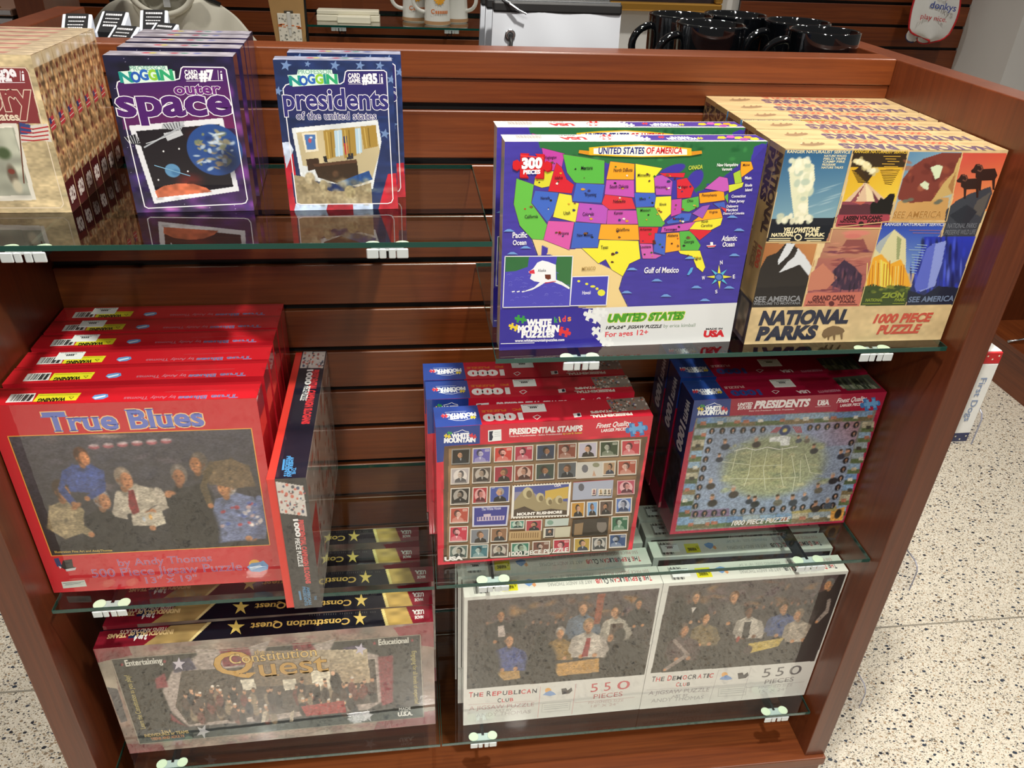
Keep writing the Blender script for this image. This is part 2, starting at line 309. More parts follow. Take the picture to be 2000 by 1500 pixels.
def printed_box(name,w,h,d,y0,y1,base,prints,m,parent,inset=0,bev=.0008):
    """a carton part from y0 to y1 of a box w x d x h (origin front-bottom-left) carrying prints on its faces"""
    b=MB(); b.box(inset,w-inset,y0,y1,inset,h-inset,bev,2); bm=b.bm; bm.verts.index_update()
    V=[np.array([v.co[:] for v in bm.verts])]; F=[[v.index for v in f.verts] for f in bm.faces]; bm.free(); n0=len(V[0]); Cl=[np.repeat(lin(base)[None],n0,0)]
    for side,(nm,flip) in prints.items():
        v,f,c=get_print(nm); u,vv,o=v[:,0],v[:,1],v[:,2]
        P={'front':lambda:(u,y0-o,vv),'top':lambda:(u,y0+vv,h+o),'left':lambda:(-o,y1-u,vv),'right':lambda:(w+o,y0+u,vv)}[side]()
        V.append(np.stack(P,1)); F+=[[i+n0 for i in q] for q in f]; n0+=len(v); Cl.append(c)
    V=np.concatenate(V); Cl=np.concatenate(Cl); me=bpy.data.meshes.new(name); me.from_pydata(V.tolist(),[],F); at=me.attributes.new('Col','FLOAT_COLOR','POINT')
    at.data.foreach_set('color',np.concatenate([Cl,np.ones((len(Cl),1))],1).astype(np.float32).ravel()); me.materials.append(m)
    o=bpy.data.objects.new(name,me); COL.objects.link(o); o.parent=parent; return o
def printmat(name,rough,coat,coat_ior,bump=0.,bscale=60,spec=.5):
    m=mat(name,'808080',rough,coat=coat,coat_ior=coat_ior,spec=spec); b=m.node_tree.nodes['Principled BSDF']; a=nd(m,'ShaderNodeAttribute'); a.attribute_name='Col'; lk(m,a.outputs['Color'],b.inputs['Base Color'])
    if bump:
        tc=nd(m,'ShaderNodeTexCoord'); no=nd(m,'ShaderNodeTexNoise'); no.inputs['Scale'].default_value=bscale; no.inputs['Detail'].default_value=3; bp=nd(m,'ShaderNodeBump'); bp.inputs['Strength'].default_value=bump; bp.inputs['Distance'].default_value=.002
        lk(m,tc.outputs['Object'],no.inputs[0]); lk(m,no.outputs[0],bp.inputs['Height']); lk(m,bp.outputs[0],b.inputs['Coat Normal'])
    return m
# ------------------------------------------------------------------ cover artwork: each face is laid out on its own plan quad, mapped to millimetres on the carton
ART={}
cur=None
def hom(src,dst):
    A=[];b=[]
    for (x,y),(X,Y) in zip(src,dst):
        A+= [[x,y,1,0,0,0,-X*x,-X*y],[0,0,0,x,y,1,-Y*x,-Y*y]]; b+=[X,Y]
    return np.append(np.linalg.solve(np.array(A,float),np.array(b,float)),1).reshape(3,3)
class Face:
    def __init__(s,name,w,h,corners,cell=1.0,base='808080'):
        # corners zoom px: TL,TR,BR,BL
        s.H=hom(corners,[(0,h),(w,h),(w,0),(0,0)]); s.ops=[]; s.w=w;s.h=h
        ART[name]=dict(w=w,h=h,cell=cell,base=base,ops=s.ops)
        s.sc=math.hypot(corners[0][0]-corners[1][0],corners[0][1]-corners[1][1])/w
    def m(s,x,y):
        v=s.H@np.array([x,y,1.]); return (v[0]/v[2],v[1]/v[2])
    def mm(s,pts): return [round(float(c),1) for p in pts for c in s.m(*p)]
    def ls(s,x,y,dx,dy):
        a=s.m(x,y); n=math.hypot(dx,dy); b=s.m(x+dx/n,y+dy/n); return math.hypot(b[0]-a[0],b[1]-a[1])
    def p(s,c,*pts,a=1): s.ops.append(('p',c,s.mm(pts),a))
    def v(s,c,*pts): s.ops.append(('v',c,s.mm(pts)))
    def g(s,c,*pts): s.ops.append(('g',c,s.mm(pts)))  # c list 4 colours TL TR BR BL
    def e(s,c,x,y,rx,ry=None,rot=0,soft=.15,a=1):
        ry=ry or rx
        cx,cy=s.m(x,y); kx=s.ls(x,y,1,0); ky=s.ls(x,y,0,1)
        s.ops.append(('e',c,round(cx,1),round(cy,1),round(rx*kx,1),round(ry*ky,1),rot,soft,a))
    def l(s,c,wd,*pts): s.ops.append(('l',c,round(wd*s.ls(*pts[0],1,0),2),s.mm(pts)))
    def n(s,amp,lx,ly,seed,*rect):
        q=s.mm(rect) if rect else [0,0,s.w,s.h]
        xs=q[0::2];ys=q[1::2]
        s.ops.append(('n',amp,lx,ly,seed,round(min(xs),1),round(min(ys),1),round(max(xs),1),round(max(ys),1)))
    def blur(s,r,*rect):
        q=s.mm(rect) if rect else [0,0,s.w,s.h]
        xs=q[0::2];ys=q[1::2]
        s.ops.append(('b',r,round(min(xs),1),round(min(ys),1),round(max(xs),1),round(max(ys),1)))
    def t(s,txt,x0,y0,x1,y1,h,c,b=0,o='',ow=0,sh=0,sf=0):
        h=abs(h);a=s.m(x0,y0);e=s.m(x1,y1)
        dx,dy=x1-x0,y1-y0
        hm=h*s.ls(x0,y0,dy,-dx)
        s.ops.append(('t',txt,round(a[0],1),round(a[1],1),round(math.degrees(math.atan2(e[1]-a[1],e[0]-a[0])),1),round(math.hypot(e[0]-a[0],e[1]-a[1]),1),round(hm,2),c,b,o,ow,sh,sf))
    def arm(s,c,skin,wd,*pts):
        for (a,b),(p,q) in zip(pts,pts[1:]):
            L=math.hypot(p-a,q-b); nx,ny=-(q-b)/L*wd,(p-a)/L*wd; s.p(c,(a+nx,b+ny),(p+nx*.8,q+ny*.8),(p-nx*.8,q-ny*.8),(a-nx,b-ny))
            s.e(c,a,b,wd,None,0,.3)
        s.e(skin,*pts[-1],wd*.95,wd*.8,0,.3)
    def star(s,c,x,y,r,rot=0,inner=.4,vec=True):
        pts=[]
        for i in range(10):
            a=math.radians(rot-90+36*i); rr=r if i%2==0 else r*inner
            pts.append((x+rr*math.cos(a),y+rr*math.sin(a)))
        (s.v if vec else s.p)(c,*pts)
    def fig(s,x,y,r,skin,hair,body,bc,face=0):
        """a plain painted figure: clothed torso with folds, arm, neck, head with hair and shaded features"""
        g=random.Random(int(x*7+y)); s.p(bc,*body)
        cx=sum(q[0] for q in body)/len(body); cy=sum(q[1] for q in body)/len(body)
        mx=lambda c,k:''.join('%02x'%max(0,min(255,int(int(c[i:i+2],16)*k))) for i in (0,2,4))
        for i in range(16):
            q=body[g.randrange(len(body))]; t=g.uniform(0,.75); s.e(mx(bc,g.choice([.55,.7,.8,1.18,1.3,1.42])),cx+(q[0]-cx)*t,cy+(q[1]-cy)*t,r*g.uniform(.2,.5),r*g.uniform(.12,.25),g.choice([-60,-35,30,60,80]),.8,.6)
        for q in body: s.e(mx(bc,.8),cx+(q[0]-cx)*.93,cy+(q[1]-cy)*.93,r*.34,r*.34,0,.8,.7)
        s.e(mx(bc,.45),x,y+r*1.25,r*.8,r*.45,0,.8,.5)
        s.e(mx(skin,.75),x,y+r*.8,r*.4,r*.45,0,.3)
        s.e(hair,x-face*r*.14,y-r*.14,r*.86,r*1.0,0,.2); s.e(mx(hair,1.5),x-r*.2,y-r*.7,r*.4,r*.2,-20,.8,.5)
        s.e(skin,x+face*r*.2,y+r*.16,r*.62,r*.8,0,.25); s.e(mx(skin,.62),x-r*(.3 if face>=0 else -.3),y+r*.25,r*.3,r*.6,0,.8,.6); s.e(mx(skin,1.28),x+r*(.25+.2*face),y+r*.05,r*.24,r*.32,0,.8,.6)
        for k in (-1,1): s.e('2e1a14',x+face*r*.28+k*r*.22,y+r*.04,r*.13,r*.07,0,.6,.75)
        s.e(mx(skin,.6),x+face*r*.34,y+r*.3,r*.1,r*.16,0,.7,.7); s.e('5a2620',x+face*r*.3,y+r*.56,r*.22,r*.07,0,.6,.7); s.e(mx(skin,.7),x-r*(.6 if face>=0 else -.6),y+r*.15,r*.12,r*.2,0,.4)
def piece(f,c,x,y,r,rot=0):
    # jigsaw piece vector
    pts=[]
    for k in range(4):
        a=math.radians(rot+90*k)
        def P(u,v): pts.append((x+(u*math.cos(a)-v*math.sin(a))*r,y+(u*math.sin(a)+v*math.cos(a))*r))
        P(1,-1)
        sgn=1 if k%2==0 else -1
        for u,v in [(1,-.25),(1+.25*sgn,-.45),(1+.6*sgn,-.3),(1+.65*sgn,0),(1+.6*sgn,.3),(1+.25*sgn,.45),(1,.25)]: P(u,v)
    f.v(c,*pts)
rnd=random.Random(5)
# ---------------------------------------------------------------- outer space card box
f=Face('space',131.8,171.2,[(605,335),(1370,340),(1480,1235),(805,1248)],.55,'15142c')
f.g(['121229','1d1638','4a2262','2a1a48'],(600,330),(1380,335),(1485,1240),(800,1250))
for i in range(26):
    f.e(rnd.choice(['5a2a78','7a3490','8a3f9a','3a2168','6a2c7c']),rnd.choice([rnd.uniform(780,900),rnd.uniform(1330,1480),rnd.uniform(850,1450)]),rnd.uniform(900,1240) if i%3 else rnd.uniform(400,900),rnd.uniform(25,80),rnd.uniform(25,80),0,.9,.6)
f.e('c06ab0',1000,1225,90,22,0,.9,.7);f.e('d080c0',1180,1215,70,20,0,.9,.6);f.e('a04a98',1400,760,40,120,0,.9,.6)
f.n(.5,9,7,3)
for i in range(60): f.e('d8d0f0',rnd.uniform(620,1460),rnd.uniform(350,1230),rnd.uniform(1.5,3.2),None,0,.4,.9)
f.g(['44195e','4a1a62','6e1f52','5a1c58'],(690,490),(1335,480),(1375,760),(730,770))
f.g(['44195e','4a1a62','4a1a62','44195e'],(1065,405),(1325,405),(1338,485),(1060,485))
W='f2eef4'
f.l(W,6,(845,1190),(690,520),(695,492),(715,483),(1030,478),(1056,470),(1066,410),(1078,400),(1315,402),(1330,415),(1442,1170),(1432,1190),(1410,1196),(870,1222),(850,1212),(845,1190))
f.v('d6ecdf',(700,430),(765,425),(770,396),(985,395),(990,422),(1028,424),(1034,482),(735,502))
f.t('PROFESSOR',768,424,983,422,26,'7fae9e',.02)
for ch,a,b,c in [('N',712,790,'1d8f86'),('O',778,835,'2456ae'),('G',830,880,'2a62b8'),('G',880,932,'8fc63c'),('I',932,948,'1d8f86'),('N',948,1026,'2ba36c')]: f.t(ch,a,492 if a<800 else 478,b,490 if a<800 else 476,56,c,.05)
f.t('CARD',1088,447,1164,446,27,W,.04);f.t('GAME',1090,474,1168,472,26,W,.04);f.t('#7',1174,478,1264,477,56,W,.06)
f.l(W,3,(1096,484),(1310,480));f.l(W,3,(1282,420),(1284,475))
f.v(W,(1294,432),(1300,420),(1306,432));f.v(W,(1296,440),(1306,440),(1308,474),(1298,474))
f.t('outer',1028,562,1298,558,62,'6a1f78',.03,W,.026)
f.t('space',700,690,1364,676,152,'4c1668',.035,W,.02)
f.p('e4e4ea',(760,747),(1306,700),(1395,1122),(905,1196));f.p('17101a',(802,778),(1286,735),(1362,1098),(925,1162))
f.e('5a1c22',1200,800,150,60,0,.9,.8);f.e('70201c',1110,1060,120,60,0,.9,.8)
f.p('c86a4a',(908,1125),(960,1095),(1040,1080),(1130,1082),(1205,1105),(1238,1128),(925,1162));f.n(.25,6,4,9,(905,1075),(1240,1165))
f.e('274a8c',1258,888,164,150,0,.04)
for i in range(75):
    a=rnd.uniform(0,6.28);q=rnd.uniform(0,.85)**.6;f.e(rnd.choice(['d8e4ee','c8d4dc','b89a6a','3c5f9a','a89a70','8a8a60','1c3a78']),1258+138*q*math.cos(a),888+126*q*math.sin(a),rnd.uniform(10,44),rnd.uniform(6,22),rnd.uniform(-40,40),.6,.8)
f.e('0c0c18',1340,950,110,140,0,.8,.55)
f.p('b8bcc2',(955,735),(1085,718),(1062,770),(950,764));
for k in range(6): f.l('1a1a20',4,(962+k*18,736-k*2),(985+k*15,766))
f.l('a8acb4',9,(850,872),(1080,742));f.l('d0d4da',4,(860,850),(1040,790));f.p('c4c6cc',(960,790),(1060,770),(1075,800),(985,835))
f.p('202028',(725,815),(800,795),(830,862),(770,850));
for k in range(5): f.l('d8d8e0',3,(735+k*16,812-k*4),(765+k*12,850))
f.e('5c8fb8',1012,1006,46,40,0,.08);f.e('3a6a98',1030,1018,34,26,0,.6,.7);f.l('7fb0d0',5,(908,976),(1112,1036))
for x,y in [(960,895),(1100,1010),(1050,880),(930,1060)]: f.e('ffffff',x,y,6,None,0,.4)
# ------------------------------------------------------------- presidents card box
f=Face('cards',128.6,169.1,[(105,125),(870,130),(905,1062),(218,1090)],.55,'1c2c5c')
f.g(['1b2c58','24376c','1c2c5c','1a2650'],(100,120),(875,125),(910,1065),(210,1095))
for x,y,r in [(190,160,38),(505,158,34),(665,158,32),(790,158,30),(140,325,32),(822,590,34),(862,245,30),(330,150,22)]: f.star('6f8ab8',x,y,r,10,.42)
f.p('b0142c',(165,700),(230,690),(290,1092),(215,1092));f.p('c8d4ea',(165,655),(215,650),(240,700),(195,820))
f.p('c0182e',(840,845),(892,838),(906,1064),(780,1068));f.p('b9cbe8',(255,1045),(460,1040),(450,1082),(245,1090));f.p('a8142c',(460,1040),(620,1036),(622,1076),(450,1082));f.p('b9cbe8',(620,1036),(745,1034),(745,1070),(622,1076))
f.n(.18,8,5,4)
f.g(['2e2468','2a2266','263060','232a5c'],(180,290),(835,280),(845,480),(190,490));f.g(['2e2468']*4,(570,200),(825,192),(838,285),(562,285))
f.l(W,6,(262,1040),(192,480),(172,310),(190,285),(215,278),(540,276),(562,262),(572,200),(585,190),(815,188),(832,200),(872,1000),(862,1022),(840,1030),(290,1048),(262,1040))
f.v('d6ecdf',(200,222),(262,218),(268,186),(486,186),(490,212),(522,214),(530,276),(235,296))
f.t('PROFESSOR',270,214,486,212,27,'7fae9e',.02)
for ch,a,b,c in [('N',214,292,'1d8f86'),('O',280,335,'2456ae'),('G',332,382,'2a62b8'),('G',382,434,'8fc63c'),('I',436,452,'1d8f86'),('N',452,524,'2ba36c')]: f.t(ch,a,286 if a<300 else 274,b,284 if a<300 else 273,56,c,.05)
f.t('CARD',590,238,666,236,28,W,.04);f.t('GAME',590,267,668,266,26,W,.04);f.t('#35',678,270,776,268,56,W,.06)
f.l(W,3,(592,276),(812,272));f.l(W,3,(788,212),(790,268));f.v(W,(796,222),(802,208),(808,222));f.v(W,(798,230),(808,230),(810,268),(800,268))
f.t('presidents',178,442,846,432,128,'2f2a72',.025,W,.022)
f.t('of the united states',260,506,768,500,48,'2c2c70',.008,W,.04)
f.p('e2e6e8',(228,562),(776,503),(800,640),(745,940),(290,886));f.p('c4b48e',(258,590),(760,535),(790,700),(740,880),(300,800))
f.n(.1,20,20,8,(258,540),(790,880))
for a,b,c,d in [(430,505,575,760),(545,632,560,750),(668,765,545,690)]: f.p('a8873c',(a,c),(b,c-10),(b+12,d-20),(a+22,d)); f.l('c8aa5c',7,(a+22,c+10),(a+40,d-10)); f.l('806424',6,(a+48,c+10),(a+60,d-20))
for a,b,c,d in [(500,548,575,740),(632,668,560,720)]: f.p('b4cfe0',(a,c),(b,c-6),(b+10,d-10),(a+10,d)); f.l('e8f0f0',4,(a+24,c),(a+32,d))
f.p('e8dfc8',(292,592),(388,586),(400,705),(318,716));f.p('4a74b0',(308,604),(378,600),(386,694),(328,700));f.e('c05060',345,640,14,20,0,.5);f.e('e0e0e8',352,620,14,8,0,.5)
f.p('b83040',(560,640),(580,625),(592,720),(572,730));f.p('28326a',(558,610),(580,605),(582,650),(560,655))
f.p('3a2416',(320,760),(400,750),(410,815),(335,835));f.p('33200f',(365,795),(645,762),(655,850),(525,912),(398,875));f.p('553624',(365,790),(640,755),(648,775),(375,808))
f.e('6a4a34',510,850,30,30,0,.6,.7);f.p('1c4a8a',(520,905),(655,850),(720,825),(745,880),(690,900),(560,940));f.p('2a2a34',(580,720),(620,715),(622,752),(582,758));f.p('1a1a1e',(430,740),(450,735),(460,775),(438,778))
rk=random.Random(3)
f.p('9c8c6c',(225,860),(300,870),(380,900),(470,960),(560,960),(640,930),(735,900),(740,1030),(262,1046))
for i in range(30):
    f.e(rk.choice(['b4a684','8a7a5a','7a6a4e','c4b898','a09070']),rk.uniform(260,725),rk.uniform(890,1035),rk.uniform(20,70),rk.uniform(14,44),rk.uniform(-60,-10),.9,.7)
f.e('b8aa8a',345,880,38,44,0,.3);f.e('a89a78',432,925,30,42,0,.3);f.e('a4966f',600,960,40,46,0,.3);f.e('6e5e44',365,900,14,26,0,.8,.7);f.e('6e5e44',450,945,12,28,0,.8,.7);f.e('6a5a40',618,985,14,28,0,.8,.7);f.n(.16,2.5,2.5,12,(240,850),(740,1045))
f.p('1c2a56',(224,840),(244,860),(262,1040),(250,1044))
# ------------------------------------------------------------------ history card box (title, parchment)
f=Face('history',130,170,[(-610,330),(150,330),(400,1245),(-360,1252)],.65,'cbb78f')
f.n(.22,18,10,2);f.n(.12,4,2,6)
f.p('84363a',(-560,400),(120,395),(136,410),(205,705),(-500,720))
f.l('e8d8c0',5,(345,1190),(136,420),(120,398),(-560,402));f.l('e8d8c0',5,(345,1190),(330,1215),(-350,1220))
f.t('CARD',-150,440,-70,440,27,W,.04);f.t('GAME',-150,470,-70,470,26,W,.04);f.t('#29',-40,470,78,468,56,W,.06)
f.l(W,3,(-140,482),(116,478));f.l(W,3,(90,415),(92,470));f.v(W,(99,425),(105,412),(111,425));f.v(W,(100,432),(112,432),(114,468),(102,468))
f.t('history',-420,634,178,628,150,'8a3a3c',.035,'e6d2bc',.022);f.t('of the United States',-470,692,82,688,44,'e6d2bc',.03,'7a3034',.03)
f.p('e2ddd0',(-400,720),(62,705),(175,1165),(-330,1185));f.p('a8aa9a',(-380,745),(45,730),(140,1135),(-310,1150));f.n(.3,14,10,7,(-380,730),(140,1150))
f.e('4a5a3c',-20,880,60,50,0,.6);f.e('6a6052',30,1010,40,80,0,.5);f.e('7a3a30',25,990,25,20,0,.4);f.e('c8c0a8',60,1080,40,60,0,.6)
f.l('6a4030',8,(75,705),(100,1060));f.p('d8d0c8',(75,700),(150,715),(245,705),(272,812),(200,800),(85,818))
for k in range(4): f.l('b8343c',8,(90,728+k*24),(160,738+k*22),(250,722+k*24))
f.p('3a4a80',(76,700),(142,712),(150,765),(82,770))
f=Face('hist_side',27.5,170,[(0,0),(100,0),(100,600),(0,600)],.9,'a8845c')
f.n(.5,5,6,3);f.n(.35,3,3,5)
for k in range(34): f.e(rnd.choice(['6a2a26','7a3a30','c8a880','e0ccaa','5a2420']),rnd.uniform(5,95),rnd.uniform(60,480),rnd.uniform(5,15),rnd.uniform(8,26),0,.6,.8)
f.p('d0bc98',(0,0),(100,0),(100,45),(0,45));f.e('efe6da',50,30,30,26,0,.9,.8)
f.p('c04048',(10,230),(60,225),(62,275),(12,280));f.p('34406e',(10,230),(32,228),(33,252),(11,254));f.l('eadfd4',3,(34,245),(60,242));f.l('eadfd4',3,(12,266),(60,262))
f.p('4c1418',(0,480),(100,470),(100,600),(0,600));f.t('#29',20,560,85,560,50,'e8dcd4',.05)
# ------------------------------------------------------------------ US map puzzle
f=Face('us',304,255.1,[(125,215),(1750,205),(1480,1395),(90,1447)],.95,'443a9c')
f.g(['463ca0','3e3490','42389a','443a9e'],(90,205),(1755,205),(1530,1200),(90,1230));f.n(.05,12,3,2)
f.p('2f6f3e',(330,212),(1750,205),(1722,240),(1640,330),(1580,335),(1470,420),(1400,470),(1300,520),(1200,420),(1040,410),(700,330),(480,290),(340,250))
for i in range(26): f.e(rnd.choice(['1f5a30','3f8a4a','26663a']),rnd.uniform(500,1620),rnd.uniform(225,330),rnd.uniform(15,40),rnd.uniform(10,25),0,.8,.8)
f.p('e8cd90',(285,795),(360,800),(515,860),(590,850),(690,940),(770,975),(838,1015),(815,1090),(868,1198),(720,1206),(570,1200),(420,900),(400,890),(322,892))
f.p('4238a0',(350,832),(388,852),(378,892),(345,890));f.l('1a2a6a',4,(838,1015),(815,1090),(868,1198))
f.l('10205a',5,(205,440),(178,580),(215,720),(288,798),(322,892))
f.e('4238a0',1150,385,90,34,20,.15);f.e('4238a0',1160,500,26,60,10,.15);f.e('4238a0',1290,440,48,70,-30,.15);f.e('4238a0',1335,525,40,14,-20,.15);f.e('4238a0',1390,480,36,12,-25,.15);f.p('4238a0',(1660,240),(1720,215),(1740,225),(1640,330))
ST=[('c044a4',(350,250),(490,285),(470,385),(395,388),(370,372)),('d8d23a',(372,388),(432,392),(402,482),(350,492),(300,475),(310,425)),('d42434',(440,340),(472,368),(502,440),(547,472),(532,525),(388,512),(420,400)),('5ab446',(480,288),(736,325),(731,467),(560,462),(547,455),(505,400)),('f2a428',(770,330),(921,345),(916,441),(745,440)),('c254b4',(745,443),(916,443),(916,548),(733,530)),('ece438',(925,343),(1092,370),(1040,430),(1042,522),(925,517)),('4266c4',(560,462),(736,470),(715,582),(535,572)),('4268c4',(308,508),(452,520),(430,625),(385,702),(286,580)),('66bc48',(195,435),(302,472),(285,582),(382,712),(362,802),(288,797),(214,717),(178,590)),('e6e046',(455,523),(532,535),(536,577),(577,582),(555,697),(416,666)),('b856bc',(577,580),(757,595),(741,707),(555,692)),('da3844',(735,530),(902,550),(924,617),(762,622),(715,585)),('c452ae',(750,623),(930,625),(942,707),(743,707)),('d65aa8',(388,688),(547,695),(515,862),(358,802)),('4264c0',(548,695),(707,705),(690,847),(524,852)),('f2a62c',(708,708),(937,710),(942,802),(800,802),(690,797)),('ece43c',(700,800),(937,806),(947,912),(880,942),(838,1017),(770,977),(735,917),(690,942),(588,850),(688,850)),('4464c2',(915,518),(1042,520),(1062,572),(1030,602),(924,607)),('5cb048',(925,608),(1052,605),(1102,702),(1082,722),(938,722)),('d82c3c',(940,725),(1062,725),(1032,822),(944,822)),('cc60b0',(944,823),(1022,825),(1027,882),(1078,892),(1040,912),(960,912)),('b456b8',(1038,420),(1100,408),(1152,450),(1142,532),(1048,532)),('ece440',(1048,543),(1142,538),(1142,642),(1090,692),(1038,602)),('d62c3a',(1178,440),(1240,428),(1284,490),(1262,547),(1178,552)),('d62c3a',(1068,400),(1232,398),(1222,427),(1110,422)),('c04ca8',(1143,560),(1207,553),(1202,642),(1138,662)),('5cb24a',(1208,560),(1312,538),(1312,602),(1250,632),(1205,627)),('4666c4',(1108,692),(1200,640),(1267,640),(1250,687),(1118,707)),('c256b0',(1083,722),(1292,690),(1252,742),(1073,757)),('4664c2',(1038,760),(1107,765),(1097,892),(1028,872)),('f0a42c',(1108,760),(1187,755),(1197,862),(1098,877)),('58b048',(1188,750),(1262,745),(1317,832),(1302,862),(1193,862)),('ece43e',(1178,863),(1312,863),(1342,962),(1325,992),(1288,962),(1263,897),(1190,882)),('d42c38',(1243,740),(1332,728),(1388,745),(1310,802)),('ece03c',(1288,692),(1457,665),(1442,712),(1380,742),(1248,737)),('f2a22a',(1268,692),(1362,620),(1442,613),(1457,667)),('9a58b8',(1268,642),(1332,598),(1382,588),(1332,672)),('f0a024',(1313,520),(1467,503),(1472,562),(1318,582)),('c25cb4',(1348,492),(1442,418),(1492,428),(1502,502),(1468,512)),('f2a426',(1578,328),(1642,328),(1654,372),(1568,432)),('a8c83c',(1528,400),(1572,378),(1582,452),(1538,472)),('d0d840',(1498,470),(1592,453),(1582,482),(1498,517)),('62b44c',(1468,540),(1494,518),(1492,584)),('4664c0',(1398,582),(1470,570),(1480,622),(1440,612)),('d83a48',(1440,600),(1482,612),(1478,640))]
for c,*pts in ST: f.v(c,*pts); f.l('5a3a50',2.2,*pts,pts[0])
ic=random.Random(11)
for c,*pts in ST[:34]:
    cx=sum(q[0] for q in pts)/len(pts);cy=sum(q[1] for q in pts)/len(pts)
    for k in range(3):
        x=cx+ic.uniform(-42,42);y=cy+ic.uniform(-34,34);r=ic.uniform(5,13);n_=ic.randint(4,7)
        f.v(ic.choice(['5a2c1c','2a2a2a','8a5a30','e8e0d8','c02828','2f6a30','d8a030','6a4a38','3a3a6a']),*[(x+r*ic.uniform(.6,1.3)*math.cos(6.28*j/n_),y+.75*r*ic.uniform(.6,1.2)*math.sin(6.28*j/n_)) for j in range(n_)])
K='241828'
for s_,x,y,x1,h in [('Washington',365,318,440,18),('Idaho',430,440,478,18),('Montana',590,382,662,22),('North Dakota',790,393,906,20),('South Dakota',765,492,880,20),('Minnesota',937,422,1015,18),('Nevada',342,562,398,18),('Wyoming',612,542,682,20),('Utah',482,652,522,20),('California',245,674,325,20),('Colorado',597,658,666,20),('Nebraska',785,580,860,18),('Kansas',790,650,842,18),('Arizona',448,772,512,18),('New Mexico',562,782,656,18),('Oklahoma',800,750,882,18),('Texas',706,856,750,20),('Iowa',945,564,985,16),('Missouri',950,632,1012,16),('Arkansas',945,746,1018,16),('Louisiana',946,850,1012,16),('Illinois',1068,596,1110,16),('Ohio',1238,575,1276,16),('Michigan',1186,490,1244,15),('Wisconsin',1044,492,1112,15),('Kentucky',1150,682,1218,16),('Tennessee',1092,746,1172,16),('Alabama',1114,782,1178,16),('Georgia',1214,820,1276,17),('Florida',1272,918,1318,16),('Pennsylvania',1330,540,1422,16),('North',1324,698,1364,15),('Carolina',1320,722,1390,15),('Maine',1588,356,1630,15),('Virginia',1372,640,1424,14)]: f.t(s_,x,y,x1,y-3,h,K,.01)
for s_,x,y,x1,h in [('New Hampshire',1428,358,1558,18),('Vermont',1456,384,1520,17),('Mass.',1598,436,1642,17),('Rhode',1598,480,1642,16),('Island',1598,508,1640,16),('Connecticut',1512,546,1600,16),('New Jersey',1500,576,1592,16),('Delaware',1480,606,1552,15),('Maryland',1478,628,1548,15),('District of Columbia',1458,648,1588,13),('Pacific',170,790,258,32),('Ocean',172,832,254,28),('Atlantic',1444,806,1538,30),('Ocean',1448,840,1522,26),('Gulf of Mexico',966,996,1176,32),('N',1432,946,1448,22),('S',1398,1116,1412,18),('W',1318,1036,1338,20),('E',1508,1028,1522,20)]: f.t(s_,x,y,x1,y-3,h,'f4f2f4',.02)
f.t('CANADA',1252,380,1338,372,24,'d8dc50',.01);f.t('MEXICO',590,982,672,978,20,'a88a50',.01)
for x,y in [(150,745),(250,845),(170,880),(1555,738),(1522,888),(1250,905),(895,972),(1045,1038),(1285,1078),(1098,1128),(860,1108),(1335,1154),(1485,1080),(1515,660),(225,1150)]: f.v('6f9ad8',(x-34,y+7),(x-12,y-7),(x+8,y-8),(x+34,y+7))
f.v('e8e0dc',(1350,832),(1412,828),(1400,842),(1362,844));f.v('d83848',(1352,836),(1410,832),(1402,840),(1362,842));f.v('f0f0f0',(1375,812),(1392,812),(1392,830),(1375,832));f.v('58a0d8',(1228,1006),(1252,965),(1268,962),(1258,990),(1240,1008))
for k in range(8):
    a=math.radians(45*k-90);r=72 if k%2==0 else 62
    f.v(['e8e040','58b8d8'][k%2],(1425+r*math.cos(a)*1.1,1018+r*math.sin(a)),(1425+20*math.cos(a+.5),1018+20*math.sin(a+.5)),(1425+20*math.cos(a-.5),1018+20*math.sin(a-.5)))
f.v('2a4a9a',*[(1423+27*math.cos(t*.52),1020+24*math.sin(t*.52)) for t in range(12)]);f.v('5a7ac8',*[(1423+18*math.cos(t*.52),1020+16*math.sin(t*.52)) for t in range(12)])
f.v('4a46b6',(125,898),(535,896),(515,1190),(112,1198));f.v('2f6a3c',(128,900),(270,900),(262,960),(190,985),(126,990));f.v('35703f',(440,900),(532,898),(518,1090),(440,1050),(432,950))
for k in range(40): 
    x=rnd.uniform(130,505);y=rnd.uniform(990,1185);f.l('6a68cc',3,(x-10,y),(x,y-5),(x+10,y))
f.v('eef0f4',(295,970),(320,935),(350,922),(385,930),(432,948),(432,1035),(470,1050),(515,1080),(512,1092),(468,1068),(420,1050),(370,1050),(330,1075),(290,1095),(245,1106),(248,1100),(300,1080),(335,1050),(300,1045),(275,1030),(285,1005),(265,990))
for x in (165,195,225): f.v('eef0f4',(x,1104),(x+18,1100),(x+18,1107),(x+2,1110))
f.t('Alaska',322,990,372,988,16,K,.01);f.v('d83048',(270,985),(300,975),(305,1000),(272,1000));f.v('6a3020',(365,1005),(400,1005),(402,1030),(385,1036),(368,1028));f.l('c83040',5,(365,1055),(430,1045))
f.l('f4f4f6',5,(125,898),(535,896),(515,1190),(112,1198),(125,898))
f.v('4644b2',(530,1018),(752,1013),(735,1184),(515,1188));f.l('f4f4f6',5,(530,1018),(752,1013),(735,1184),(515,1188),(530,1018))
for x,y,a,b in [(570,1044,9,7),(618,1060,10,7),(655,1075,16,7),(680,1088,10,8),(706,1112,24,20)]: f.v('e2e040',*[(x+a*math.cos(t*.8),y+b*math.sin(t*.8)) for t in range(8)])
f.t('Hawaii',590,1122,640,1120,20,'f2f2f4',.01)
piece(f,'a8141c',293,362,74,2);piece(f,'d2222a',289,357,72,2);f.v('e83c40',(218,292),(360,306),(360,316),(220,302))
